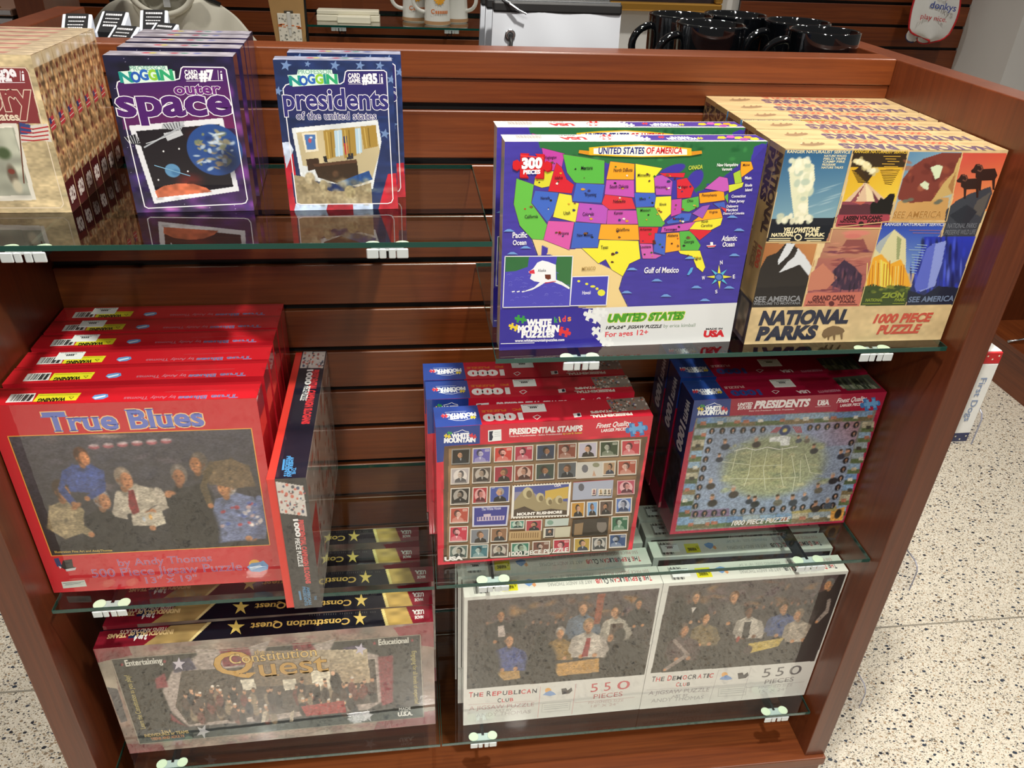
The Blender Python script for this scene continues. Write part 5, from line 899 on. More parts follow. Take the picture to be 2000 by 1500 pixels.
for ch,a,b in [('5',1010,1070),('5',1112,1170),('0',1210,1300)]: f.t(ch,a,1088-(a-1010)*.1,b,1086-(b-1010)*.1,60,'5a585c',0)
f.t('PIECES',1030,1137,1246,1112,30,'8a8484',0);f.t('FINISHED SIZE',985,1172,1238,1148,18,'b4b0ae',0);f.t('15" X 24"',990,1200,1196,1180,18,'b4b0ae',0)
logos(f,690,1052)
def clubtop(name,w,d,title,cols,cor):
    f=Face(name,w,d,cor,2.0,'dcdad0')
    # local zoom plan: 0..1000 wide, 0..120 deep
    for k in range(14): f.l('4a4a48',2+(k*5)%4,(52+k*5,12+k%3*4),(52+k*5,100))
    f.v('e0d82c',(190,30),(270,30),(268,98),(188,98));f.t('WARNING',250,62,202,62,-22,'30300c',.05);f.l('50500c',2,(252,50),(258,72),(264,50),(252,50))
    f.v('7a9ccc',(300,40),(330,28),(352,38),(350,62),(325,78),(306,60));f.v('e0a070',(340,66),(356,52),(362,74),(350,84))
    s=title;n=len(s)
    alt(f,s,950,62,660,62,-34,cols,wid)
    f.t(': ART BY ANDY THOMAS',655,64,420,64,-24,'a0a09a',0);f.t('550 PIECE JIGSAW PUZZLE',950,20,690,20,-20,'b89090',0);f.t('FINISHED SIZE: 18" X 24"',660,20,430,20,-18,'a8a8a4',0)
clubtop('rep_top',319.9,38.7,'THE REPUBLICAN CLUB',[RED,BL,RED,BL,BL,RED],[(0,0),(1000,0),(1000,120),(0,120)])
clubtop('dem_top',316.3,38,'THE DEMOCRATIC CLUB',[BL,RED,BL,BL,RED,BL],[(0,0),(1000,0),(1000,120),(0,120)])
for nm,w,glare in [('space_top',131.8,'b8b4c0'),('cards_top',128.6,'aab0c8')]:
    f=Face(nm,w,30 if 'space' in nm else 25,[(0,0),(1000,0),(1000,200),(0,200)],1.0,'34304a' if 'space' in nm else '3a4670')
    f.p(glare,(0,0),(1000,0),(1000,185),(0,185));f.n(.3,10,3,3)  # whitish film glare painted into the colour of the carton tops
    for x,c in [(350,'e0d040'),(430,'e8e0d8'),(300,'d83848'),(600,'4a8a70'),(520,'c04050'),(700,'5a6ab0')]: f.e(c,x,70,45,40,0,.6,.7)
f=Face('history_top',130,27.5,[(0,0),(1000,0),(1000,200),(0,200)],1.0,'d8c4a4')
f.p('b8706a',(0,60),(800,60),(780,140),(0,140),a=.7);f.n(.2,10,4,3)
# ------------------------------------------------------------------ boxes
PW=printmat('film_wrapped_print',.38,1.,1.85,.05,45); PM=printmat('satin_print',.34,.75,1.5,.02,30)
STICK=mat('white_price_sticker','e4e4e2',.45); PTXT=mat('sticker_print','3a3a3c',.5)
def fins(w,h,d,parent,where,seed=1,s=.010):
    """crumpled ends of the shrink film at carton corners"""
    r=random.Random(seed)
    for (x,y,z,dx,dz) in where:
        b=MB(); ax=Vector((dx,0,dz)).normalized(); t=Vector((-ax.z,0,ax.x)); p0=Vector((x,y,z)); n=5; V=[]
        for i in range(n+1):
            a=i/n-.5; V.append([b.bm.verts.new(p0+t*a*s*1.3+Vector((0,r.uniform(-1,1)*s*.18,0))),b.bm.verts.new(p0+t*a*s*(.7+r.uniform(-.2,.2))+ax*s*r.uniform(.35,.9)*(1-abs(a)*1.2)+Vector((0,r.uniform(-1,1)*s*.3,0)))])
        for i in range(n): b._mk([b.bm.faces.new((V[i][0],V[i+1][0],V[i+1][1],V[i][1]))])
        b.build('shrink_wrap_fold',FILM,parent)
def sticker(w,x,y,h,parent,sx=.034,sy=.020,txt='499'):
    t=MB().box(x-sx/2,x+sx/2,y-sy/2,y+sy/2,h+.0003,h+.0009,.0003).build('price_sticker',STICK,parent)
    b=MB(); r=random.Random(len(txt))
    for q,(yy,hh,n) in enumerate([(.001,.0045,4),(-.0035,.0016,6),(-.0075,.0012,11)]):
        for k in range(n):
            x0=x+(k-n/2)*.0026; b.bm.faces.new([b.bm.verts.new((px,y-py,h+.00095)) for px,py in ((x0,yy),(x0+.0021,yy),(x0+.0021,yy-hh*r.uniform(.7,1)),(x0,yy-hh))][::-1])
    b.build('sticker_print',PTXT,t)
    return t
def lidded(name,label,cat,dims,base,tray,prints,m,group,lid=.9,fin=None,seed=1):
    w,h,d=dims; t=thing(name,label,cat,group=group)
    printed_box('lid',w,h,d,0,d*lid,base,prints,m,t)
    printed_box('tray',w,h,d,d*lid-.004,d,tray,{},m,t,inset=.0012)
    if fin: fins(w,h,d,t,fin,seed)
    return t
def carton(name,label,cat,dims,base,prints,m,group,fin=None,seed=1):
    w,h,d=dims; t=thing(name,label,cat,group=group); printed_box('carton',w,h,d,0,d,base,prints,m,t,bev=.0006)
    if fin: fins(w,h,d,t,fin,seed,.008)
    return t
def place(o,x,y,z,yaw=0,lean=0,label=None):
    # lean tips the top backwards (about the front-bottom edge)
    o.location=(x,y,z); o.rotation_euler=(-lean,0,yaw)
    if label: o['label']=label
    return o
ORD=['foremost','second from front','third from front','fourth from front','fifth from front','sixth from front','seventh from front']
def stack(proto,shelf,rows,what,where,last='rearmost'):
    """first row is the front box; copies follow"""
    z=SHZ[shelf]; out=[]
    for i,(x,y,yaw,lean) in enumerate(rows):
        o=proto if i==0 else dup(proto)
        pos=(ORD[i] if i<len(rows)-1 else last)+' '
        place(o,x,y,z+.0003,yaw,lean,'%s, %s%s'%(what,pos,where)); out.append(o)
    return out
# --- red painted-scene puzzles (middle left)
w,h,d=.320,.3172,.040
pz=lidded('jigsaw_puzzle_box','', 'puzzle box',(w,h,d),'b81520','a8141e',{'front':('true',0),'top':('true_top',0)},PW,'red boxed puzzles on the middle left shelf',.96,[(w,.012,h,.7,.7),(w,.02,h*.6,1,0),(w,.02,h*.3,1,.2)],3)
st=stack(pz,'S3',[(-.5029,-.2707,-.008,0),(-.502,-.2213,.006,0),(-.5014,-.1789,.012,0),(-.5025,-.1287,.006,0),(-.5024,-.0845,.008,0),(-.5027,-.043,.004,0)],'red puzzle box with yellow warning label on top','of the red stack')
st[0]['label']='red puzzle box with a painting of men at a table, foremost of the red stack'
for i in (2,3,4,5): sticker(w,.058+.004*(i%2),.026,h,st[i])
# --- slogan box standing edge-on
w,h,d=.0489,.2322,.3276
t=thing('jigsaw_puzzle_box','thin black and red puzzle box standing edge-on at the right of the red stack','puzzle box')
b=MB(); m2=PW
lid=printed_box('lid',.038,h,d,0,d,'191922',{'front':('slogan_front',0),'top':('slogan_top',0),'right':('slogan_cover',0)},PW,t); lid.location=(.0109,0,0)
tr=printed_box('tray',.0125,h-.002,d-.002,0,d-.002,'d83a30',{},PM,t); tr.location=(0,.001,.001); tr['label']='bright red base of the box'
fins(.0489,h,d,t,[(.02,-.001,.004,.2,-1),(.035,-.001,.004,0,-1)],7); 
place(t,-.1742,-.3296,SHZ['S3']+.0003,-.0015,0)
# --- long history board games (bottom left)
w,h,d=.511,.2577,.036
qz=lidded('board_game_box','','board game',(w,h,d),'3a1a20','14141c',{'front':('quest',0),'top':('quest_top',0)},PW,'long black board games on the lowest left shelf',.96,[(w,.018,h,.9,.5)],5)
stack(qz,'S5',[(-.4791,-.2717,.0156,.008),(-.479,-.226,.002,0),(-.474,-.1745,0,0),(-.4977,-.1243,0,0),(-.4982,-.070,-.0036,0)],'long black board game box with gold stars','of the lowest left stack')
qz['label']='long board game box with gold title and crowd painting, foremost on the lowest left shelf'
# --- stamp puzzles (middle right)
w,h,d=.3045,.2529,.0495
sz=lidded('jigsaw_puzzle_box','','puzzle box',(w,h,d),'b01c36','a81830',{'front':('stamp',0),'top':('stamp_top',0)},PM,'stamp puzzles on the middle right shelf',.97,[(0,.03,h*.4,-1,0),(0,.03,h*.15,-1,.2)],9)
st=stack(sz,'S4',[(.0406,-.2619,.0288,.002),(.0299,-.1929,.0047,.004),(.0275,-.1392,.0007,0)],'red and blue puzzle box with postage stamps','of its stack')
sz['label']='red and blue puzzle box covered in postage stamps, foremost on the middle right shelf'
for i,o in enumerate(st): sticker(w,.140+.006*i,.034+.002*i,h,o,.034,.02,'1099')
# --- portrait puzzles (middle right, beside the panel)
w,h,d=.3016,.2553,.0545
gz=lidded('jigsaw_puzzle_box','','puzzle box',(w,h,d),'7c1030','701030',{'front':('pres',0),'top':('pres_top',0),'left':('pres_side',0)},PM,'crimson portrait puzzles on the middle right shelf',.97)
st=stack(gz,'S4',[(.4140,-.2239,.0159,.010),(.4140,-.1575,-.004,0),(.4140,-.0985,-.004,0)],'crimson and blue puzzle box with portraits','of its stack')
gz['label']='crimson puzzle box with a map ringed by portraits, foremost beside the right side panel'
for i,o in enumerate(st[:2]): sticker(w,.152+.004*i,.036,h,o,.034,.022,'1099')
# --- map puzzles (upper right shelf)
w,h,d=.304,.2551,.0345
mz=lidded('jigsaw_puzzle_box','','puzzle box',(w,h,d),'c8c4c4','4638a0',{'front':('us',0),'top':('us_top',0)},PM,'map puzzles on the upper right shelf',.72,[(0,.02,h*.3,-1,0),(0,.02,h*.12,-1,-.3)],11)
o1=place(mz,.1207,-.2821,SHZ['S2']+.0003,.0286,.030,'purple jigsaw puzzle box with colourful map of states, foremost on the upper right shelf')
place(dup(mz),.1188,-.219,SHZ['S2']+.0003,.0306,.030,'purple map puzzle box standing right behind the foremost map puzzle, top edge showing')
# --- park puzzles
w,h,d=.2755,.2509,.0436
kz=lidded('jigsaw_puzzle_box','','puzzle box',(w,h,d),'c2a878','b49a6c',{'front':('park',0),'top':('park_top',0),'left':('park_side',0)},PM,'tan park puzzles on the upper right shelf',.97,[(w-.012,.02,h,.1,1)],13)
stack(kz,'S2',[(.4395,-.2838,-.004,.010),(.4395,-.2374,0,0),(.4413,-.1898,.003,0),(.4418,-.1371,.003,0),(.4415,-.0895,.003,0),(.4420,-.0445,0,0)],'tan puzzle box with park lettering','of the tan stack')
kz['label']='tan puzzle box with eight park posters on its cover, foremost of the tan stack'
# --- card games (upper left shelf)
w,h,d=.1318,.1712,.030
cz=carton('card_game_box','','card game',(w,h,d),'2a2442',{'front':('space',0),'top':('space_top',0)},PW,'outer space card games on the upper left shelf',[(w,.01,h,.7,.7),(w,.02,h*.75,1,0),(w,.012,h*.5,1,0),(w,.02,h*.2,1,0),(0,.012,h,-.7,.5)],17)
stack(cz,'S1',[(-.3003,-.2041,.0445,0),(-.3018,-.1500,.040,0),(-.3040,-.1100,.038,0),(-.3062,-.0720,.036,0),(-.3088,-.0400,.034,0)],'purple card game box in film','of its stack')
cz['label']='purple card game box with planets and a space station, foremost of its stack'
w,h,d=.1286,.1691,.025
dz=carton('card_game_box','','card game',(w,h,d),'2a3866',{'front':('cards',0),'top':('cards_top',0)},PW,'blue card games on the upper left shelf',[(0,.01,h,-.7,.7),(0,.012,h*.8,-1,0),(w,.01,h,.7,.5),(w,.015,h*.12,1,0)],19)
place(dz,-.1269,-.1993,SHZ['S1']+.0003,.0425,0,'dark blue starred card game box with an office scene, in front of its pair')
place(dup(dz),-.1178,-.1517,SHZ['S1']+.0003,.0141,0,'dark blue starred card game box half hidden behind its pair')
w,h,d=.130,.170,.0275
hz=carton('card_game_box','','card game',(w,h,d),'c0a882',{'front':('history',0),'top':('history_top',0),'right':('hist_side',0)},PW,'parchment card games at the left end of the upper left shelf',[(w,.012,h,.8,.5),(w,.015,h*.93,1,0)],23)
rows=[(-.5019,-.2024+.0286*i,0,0) for i in range(7)]
stack(hz,'S1',rows,'parchment card game box in film','of the leftmost card stack')
hz['label']='parchment and maroon card game box with a flag, foremost at the far left'
# --- white club puzzles (lowest right)
for nm,dims,rows,lab in [('rep',(.3199,.3179,.0387),[(.0801,-.272,.0095,.001),(.0733,-.2265,.0061,0),(.0716,-.1746,0,0),(.0722,-.130,0,0)],'white puzzle box in the left white stack'),('dem',(.3163,.3183,.038),[(.4005,-.2694,.004,0),(.4000,-.2116,-.006,0),(.4003,-.1632,0,0),(.4003,-.118,0,0)],'white puzzle box in the right white stack')]:
    w,h,d=dims
    wz=lidded('jigsaw_puzzle_box','','puzzle box',dims,'d2d2cc','c4c4be',{'front':(nm,0),'top':(nm+'_top',0)},PW,'white painted puzzles on the lowest right shelf, %s stack'%('left' if nm=='rep' else 'right'),.96)
    st=stack(wz,'S6',rows,lab,'on the lowest right shelf')
    wz['label']='white puzzle box with painted men around a %s, foremost of the %s white stack'%(('table','left') if nm=='rep' else ('bar','right'))
    for i in ((1,2,3) if nm=='rep' else (0,1,2,3)): sticker(w,.030 if nm=='rep' else .034,.020,h,st[i],.030,.018,'1099')
# ------------------------------------------------------------------ goods behind the unit's top rail (shelf on its far side)
BZ=.9987+ZO
glass_shelf('glass shelf on the far side of the unit carrying black mugs and pouches',XLI+.01,XRI-.01,.05,.345,BZ)
bracket('black bracket under the far side glass shelf, left end',-.40,.0495,BZ,rz=math.pi); bracket('black bracket under the far side glass shelf, right end',.62,.0495,BZ,rz=math.pi)
MUGB=mat('black_glazed_ceramic','050608',.06,coat=1,coat_ior=1.6)
def make_mug(name,label,m,R,H,prof,hr,group,print_=None,nh=14):
    t=thing(name,label,'mug',group=group); b=MB(); b.lathe(prof,48); b.build('body',m,t,True)
    r0=R*.96; pts=[]
    for i in range(nh+1):
        a=math.radians(100-200*i/nh); pts.append((-(r0-.004+hr*1.05*max(0,math.cos(a))+.004*(1 if abs(a)<1.5 else 0)),0,H*.52+hr*.98*math.sin(a)))
    MB().tube(pts,[.0062]*(nh+1),12).build('handle',m,t,True); return t
R_=.0535;H_=.100
pf=[(0,.004),(R_*.62,.002),(R_*.70,0),(R_*.74,.003),(R_*.90,.018),(R_*.98,.045),(R_,.075),(R_*1.005,.097),(R_*1.0,.0995),(R_*.975,.100),(R_*.95,.098),(R_*.94,.07),(R_*.92,.04),(R_*.82,.018),(R_*.5,.009),(0,.008)]
mg=make_mug('coffee_mug','',MUGB,R_,H_,pf,.031,'black mugs behind the top rail')
for i,(x,y,rz,lab) in enumerate([(.4917,.1606,.1,'glossy black mug in the left pair, nearest the top rail, handle to the left'),(.659,.114,-.35,'glossy black mug rightmost, nearest the top rail'),(.664,.223,.0,'glossy black mug behind the rightmost mug'),(.478,.270,.15,'glossy black mug behind the left front mug, handle to the left'),(.585,.298,-.5,'glossy black mug at the back between the others')]):
    o=mg if i==0 else dup(mg); o.location=(x,y,BZ+.0003); o.rotation_euler[2]=rz; o['label']=lab
# clear pouches with black zips
POUCH=mat('frosted_pouch_plastic','b2b6bd',.22,coat=.6,spec=.6); BCLOTH=mat('black_zip_cloth','0a0a0b',.55); CORD=mat('black_cord','060607',.5); STEEL=mat('steel','b8bcc0',.25,1)
def make_pouch():
    t=thing('clear_pouch_bag','','bag',group='frosted pouches with black zips'); w,h=.197,.118
    def side(u,v,s): 
        bul=math.sin(math.pi*u)*math.sin(math.pi*min(1,v*.9+.05)); return ((u-.5)*w*(1-.03*v),s*(.004+.011*bul*(1-.5*v))+.003*math.sin(u*17+v*5)*.3,v*h)
    b=MB(); b.grid(lambda u,v:side(u,v,-1),20,12); b.grid(lambda u,v:side(1-u,v,1),20,12); b.build('pouch_body',POUCH,t,True)
    MB().box(-w*.487,w*.487,-.007,.007,h-.006,h+.009,.003,2).build('zip_band',BCLOTH,t); MB().box(-w*.48,w*.48,-.0022,.0022,h+.0085,h+.0105,.0006).build('zip_teeth',STEEL,t)
    b=MB(); b.tube([(-.082,-.004,h+.010),(-.072,-.012,h+.006),(-.060,-.016,h-.001)],.0022,8); b.tube([(-.060,-.016,h-.001),(-.048,-.017,h-.006)],.0016,8); b.build('zip_pull',STEEL,t)
    MB().lathe([(.0035,-.001),(.0075,-.001),(.0078,.0012),(.0068,.002),(.0045,.002),(.0035,.001)],20).build('eyelet',STEEL,t)
    e=[c for c in COL.objects if c.parent==t and c.name.startswith('eyelet')][0]; e.location=(-.070,-.0095,h*.70); e.rotation_euler=(math.pi/2,0,0)
    MB().tube([(-.070,-.010,h*.70),(-.069,-.017,h*.62),(-.071,-.018,h*.4),(-.078,-.016,h*.2),(-.082,-.014,.004)],.0026,8).build('cord',CORD,t,True); return t
pc=make_pouch()
for i,(x,y,rz,lab) in enumerate([(.2400,.1200,.0,'frosted pouch with black zip top, nearest the top rail'),(.2330,.1600,.03,'frosted pouch with black zip, second behind the nearest pouch'),(.2290,.2000,.02,'frosted pouch with black zip, rearmost of the pouch row')]):
    o=pc if i==0 else dup(pc); o.location=(x,y,BZ+.0003); o.rotation_euler[2]=rz; o['label']=lab
# little black-topped boxes
GB=mat('white_card_box','c4cad6',.5); GT=mat('black_label','101013',.75,spec=.2); GW=mat('label_lettering','b8b8bc',.7)
def make_gift():
    t=thing('small_gift_box','','gift box',group='small black labelled boxes behind the rail'); MB().prism([(-.017,0),(.017,0),(.017,.094),(-.017,.072)],(-.019,.019),'X',.0012).build('box_body',GB,t)
    MB().prism([(-.0176,.0722),(-.0176,.050),(-.0170,.050),(-.0170,.0716),(.0165,.0934),(.0165,.0946)],(-.0145,.0145),'X').build('black_label',GT,t)
    b=MB(); r=random.Random(4)
    for q in (0,1,2,3):
        x=-.011+q%2*.001
        while x<.010-.002*(q>1):
            w_=r.uniform(.0012,.003); y=.0085-q*.0058; h_=.0030 if q in (0,3) else .0016; vs=[b.bm.verts.new((px,py,.0722+(py+.0176)*.6565+.0004)) for px,py in ((x,y),(x+w_,y),(x+w_,y+h_),(x,y+h_))]; b.bm.faces.new(vs); x+=w_+.0006
    b.build('label_lettering',GW,t); return t
gb=make_gift()
for i,(x,y,z,rz,lab) in enumerate([(-.4330,.112,1.,.1,'small black-topped box, leftmost behind the parchment card stack'),(-.3900,.125,1.03,-.15,'small black-topped box with white sides, second from the left'),(-.3430,.160,1.02,.1,'small black-topped box at the back right beside the shirt'),(-.3660,.078,.90,-.3,'small black-topped box in front, nearest the top rail'),(-.3200,.100,.92,-.4,'small black-topped box rightmost, beside the space card stack')]):
    o=gb if i==0 else dup(gb); o.location=(x,y,BZ+.0003); o.rotation_euler=(0,0,rz); o.scale[2]=z; o['label']=lab
# ------------------------------------------------------------------ far wall display
YW=1.9
FZ=.903+ZO
glass_shelf('small glass shelf on the far slatted wall carrying white mugs',-.285,.30,1.578,1.896,FZ,group='glass shelves on the far wall')
for x,lab in ((-.19,'black bracket under the far wall shelf, below the white holder'),(.165,'black bracket under the far wall shelf, below the white mugs')): bracket(lab,x,1.8999,FZ,group='brackets on the far wall')
# white tray of the sign holder with a clear upright
CREAM=mat('cream_plastic','e8e4cf',.35)
t=thing('sign_holder','cream sign holder with clear upright plate on the far wall shelf','sign holder',(-.163,1.70,FZ+.0003)); MB().box(-.1,.1,-.03,.03,0,.018,.002).build('base',CREAM,t); MB().box(-.098,.098,-.028,.028,.019,.032,.002).build('upper_tray',CREAM,t); MB().box(-.032,.072,-.075,-.032,0,.020,.002).build('front_block',CREAM,t); MB().box(-.02,.048,.0,.003,.032,.16,.0008).build('clear_plate',ACR,t)
WCER=mat('white_glazed_ceramic','dcdcd6',.1,coat=1); BROWN=mat('tan_foot_glaze','a8825c',.4); SUNM=mat('yellow_sun_print','d89a28',.5); ORNG=mat('orange_lettering','c8743c',.5)
rw=.049; pw=[(0,.003),(rw*.8,0),(rw*.86,.004),(rw*.86,.012),(rw*.84,.03),(rw*.80,.07),(rw*.84,.11),(rw*.92,.132),(rw*.95,.135),(rw*.9,.134),(rw*.78,.1),(rw*.76,.05),(rw*.7,.01),(0,.008)]
wm=make_mug('ceramic_mug','',WCER,rw*.86,.135,pw,.034,'white mugs on the far wall shelf')
b=MB(); b.lathe([(rw*.868,.003),(rw*.872,.010),(rw*.868,.013)],40); b.build('foot_band',BROWN,wm,True)
b=MB(); rr=rw*.825
def onmug(a,z,r=rr+.002): return (r*math.sin(a),-r*math.cos(a),z)
for (cx,cz,r) in ((.10,.078,.019),):
    n=24; c=b.bm.verts.new(onmug(cx,cz)); ring=[b.bm.verts.new(onmug(cx+(r*(1 if k%2 else .72))*math.cos(6.283*k/n)/rr,cz+(r*(1 if k%2 else .72))*math.sin(6.283*k/n))) for k in range(n)]
    for k in range(n): b.bm.faces.new((c,ring[k],ring[(k+1)%n]))
b.build('sun_print',SUNM,wm)
b=MB()
v,f=textmesh('C',.03); mx_=max(v[:,0]); vs=[b.bm.verts.new(onmug(.1+(-.027+p[0]/mx_*.012)/rr,.036+p[1]*.018,rr+.0035)) for p in v]
for ff in f: b.bm.faces.new([vs[i] for i in ff])
for k in range(6):
    x=-.013+k*.0068; q=[(x,.036),(x+.0052,.036),(x+.0052,.0445),(x,.0445)]; b.bm.faces.new([b.bm.verts.new(onmug(.1+px/rr,pz,rr+.0035)) for px,pz in q])
b.build('lettering',ORNG,wm)
for i,(x,y,rz,lab) in enumerate([(.052,1.735,.1,'white mug with yellow sun, leftmost on the far wall shelf'),(.122,1.655,.05,'white mug with yellow sun, foremost on the far wall shelf'),(.185,1.73,2.6,'white mug turned with its handle to the right on the far wall shelf')]):
    o=wm if i==0 else dup(wm); o.location=(x,y,FZ+.0003); o.rotation_euler[2]=rz; o['label']=lab
# kraft hanger with jewellery card
KRAFT=speckle(mat('kraft_board','b08a56',.7),.1,30); CARD=mat('cream_card','e6e2d4',.6)
t=thing('hanging_board','kraft brown hanging board with a patterned cream card on the far wall','hanging board',(-.352,1.70,.79+ZO),rz=0)
MB().prism([(-.045,0),(.047,0),(.052,.25),(-.066,.25)],(-.006,.006),'Y').build('kraft_strip',KRAFT,t); MB().box(.049,.056,-.004,.01,0,.25,.001).build('dark_edge',BLACK,t)
c=MB().box(-.036,.036,-.009,-.0065,.044,.130,.0008).build('cream_card',CARD,t)
b=MB(); r=random.Random(3)
for k in range(60):
    x=r.uniform(-.032,.032);z=r.uniform(.048,.126)
    if abs(x)<.008: continue
    s=r.uniform(.001,.003); b.mi=0 if abs(z-.093)>.008 else 1; b.box(x-s*(1 if b.mi==0 else 2.4),x+s*(1 if b.mi==0 else 2.4),-.0096,-.0091,z-s*.7,z+s*.7)
b.build('card_pattern',[mat('grey_ink','9a9a92',.6),mat('orange_ink','d8783c',.6)],c)
b=MB(); b.box(-.006,.006,-.013,-.0092,.085,.135,.002); b.box(-.004,.004,-.012,-.0092,.062,.086,.002); b.build('white_pendant',WCER,t); MB().box(-.014,.014,-.0085,-.0062,.128,.138,.001).build('slot_clip',mat('bronze_clip','5a5348',.4,.5),t)
# cream T-shirt
SH=speckle(mat('cream_cotton','dcd9ca',.85),.04,60)
t=thing('t_shirt','cream T-shirt hung on the far wall behind the small black boxes','t-shirt',(-.70,1.60,.62+ZO))
def sil(v):   # half width of the shirt against height fraction
    z=v*.40
    if z<.14: return .272
    if z<.22: return .272-(z-.14)*.12
    if z<.345: return .10+.162*math.sqrt((.345-z)/.125)
    return .10-(z-.345)*.2
def shirt(s):
    def f(u,v):
        w=sil(v); x=(u*2-1)*w; z=v*.40
        neck=.095; dip=.075 if s<0 else .022
        if abs(x)<neck and v>.6:
            lim=.375-dip*math.sqrt(max(0,1-(x/neck)**2)); z=min(z,lim)
        fold=.006*math.sin(x*34+z*9)+.004*math.sin(x*71-z*22)
        return (x,s*(.028*math.cos(min(1.5,abs(x)/w*1.5)))+fold,z)
    return f
MB().grid(shirt(-1),60,50).build('shirt_front',SH,t,True,.002); MB().grid(shirt(1),60,50).build('shirt_back',SH,t,True,.002)
pts=[(.092*math.sin(a),-.036-.004*math.cos(a),.376-.073*max(0,math.cos(a))) for a in [math.radians(q) for q in range(-92,93,8)]]
MB().tube(pts,.009,8).build('collar',SH,t,True); pts=[(.09*math.sin(a),.020+.004*math.cos(a),.378-.022*max(0,math.cos(a))) for a in [math.radians(q) for q in range(-92,93,8)]]; MB().tube(pts,.008,8).build('collar',SH,t,True)
b=MB(); b.grid(lambda u,v:((u-.5)*.02,.010,.318+v*.036),2,2); b.build('neck_label',mat('grey_white_label','d0d2d4',.6),t)
MB().prism([(-.026,0),(.026,0),(0,.034)],(-.042,-.0395),'Y').build('swing_tag',KRAFT,t).location=(0,0,.262)
MB().tube([(-.16,-.0,.33),(-.08,0,.365),(0,0,.385),(.08,0,.365),(.16,0,.33)],.006,8).build('hanger',mat('dark_hanger','1a1a1c',.4),t,True); MB().tube([(0,0,.385),(0,0,.44),(0,.15,.46),(0,.31,.46)],.003,8).build('hanger_hook',STEEL,t,True)
# framed painting
GOLD=mat('gilt_frame','b98a3c',.3,.6); 
t=thing('framed_painting','dark painting in a gold frame on the white wall behind the pouches','painting',(.9,1.905,1.2345+ZO)); ww,hh=.262,.30
for nm,a in [('frame_rail',(-ww,ww,-.02,.02,-hh,-hh+.030)),('frame_rail',(-ww,ww,-.02,.02,hh-.03,hh)),('frame_rail',(-ww,-ww+.03,-.02,.02,-hh+.03,hh-.03)),('frame_rail',(ww-.03,ww,-.02,.02,-hh+.03,hh-.03))]: MB().box(*a,.006,2).build(nm,GOLD,t)
cv=mat('dark_canvas','2c2226',.5); MB().box(-ww+.03,ww-.03,-.004,.012,-hh+.03,hh-.03).build('canvas',speckle(cv,.8,22),t)
# baby bib hanging on the right slatted wall
WCOT=speckle(mat('white_cotton','d9dbd9',.85),.04,80); REDT=mat('red_trim','b8161f',.7); BLUET=mat('blue_lettering','3a4a94',.7)
t=thing('baby_bib','white baby bib with red trim and lettering hung on the right slatted wall','bib',(1.955,1.845,.862+ZO))
def bibw(v): return .075+.018*math.sin(math.pi*min(1,v*1.15)) if v>.12 else .075*math.sqrt(max(.05,1-((.12-v)/.12)**2))+.002
BH=.21
def bibp(u,v,o=0): 
    w=bibw(v); x=(u*2-1)*w; return (x+.004*math.sin(v*5),-.010-.016*math.cos((u-.5)*3)-o+.003*math.sin(u*9+v*4),.018+v*BH-.02*u*(1-v))
MB().grid(lambda u,v:bibp(u,v),24,24).build('bib_front',WCOT,t,True,.0015)
n=30; edge=[bibp(0,1-i/n,.001) for i in range(n+1)]+[bibp(i/n,0,.001) for i in range(1,n+1)]+[bibp(1,i/n,.001) for i in range(1,n+1)]; MB().tube(edge,.0032,8).build('trim_tape',REDT,t,True)
def lobe(cx,cz,rx,rz,y): 
    b=MB(); b.grid(lambda u,v:(cx+rx*(v)*math.cos(u*6.2832),y+.002*math.cos(u*6.28),cz+rz*v*math.sin(u*6.2832)),24,4); return b
lobe(.005,.012,.034,.019,.0).build('back_flap',WCOT,t,True,.0015); lobe(-.045,.022,.030,.026,.004).build('back_flap',WCOT,t,True,.0015)
MB().tube([(.005+.034*math.cos(a),.0,.012+.019*math.sin(a)) for a in [math.radians(q) for q in range(180,361,15)]],.0025,8).build('trim_tape',REDT,t,True); MB().tube([(-.045+.030*math.cos(a),.004,.022+.026*math.sin(a)) for a in [math.radians(q) for q in range(180,300,15)]],.0025,8).build('trim_tape',mat('navy_trim','1c2450',.7),t,True)
for s,x0,x1,z,hh_,m,bo in [('trunks',-.028,.070,.174,.028,BLUET,.01),('and',-.010,.028,.148,.018,REDT,.0),('donkys',-.035,.072,.118,.030,BLUET,.01),('play nice.',-.060,.048,.082,.022,REDT,0)]:
    v,f=textmesh(s,bo); b=MB(); mx_=max(v[:,0]); vs=[]
    for p in v:
        x=x0+(x1-x0)*p[0]/mx_; zz=z+p[1]/CAP*hh_*.75-.10*(x-x0); q=bibp((x/bibw(zz/BH)+1)/2,max(0,(zz-.018)/BH)); vs.append(b.bm.verts.new((x,-.030,zz)))
    for ff in f: b.bm.faces.new([vs[i] for i in ff])
    b.build('lettering',m,t)
MB().tube([(0,-.012,.226),(0,.03,.235),(0,.054,.235)],.0025,8).build('peg_hook',STEEL,t)
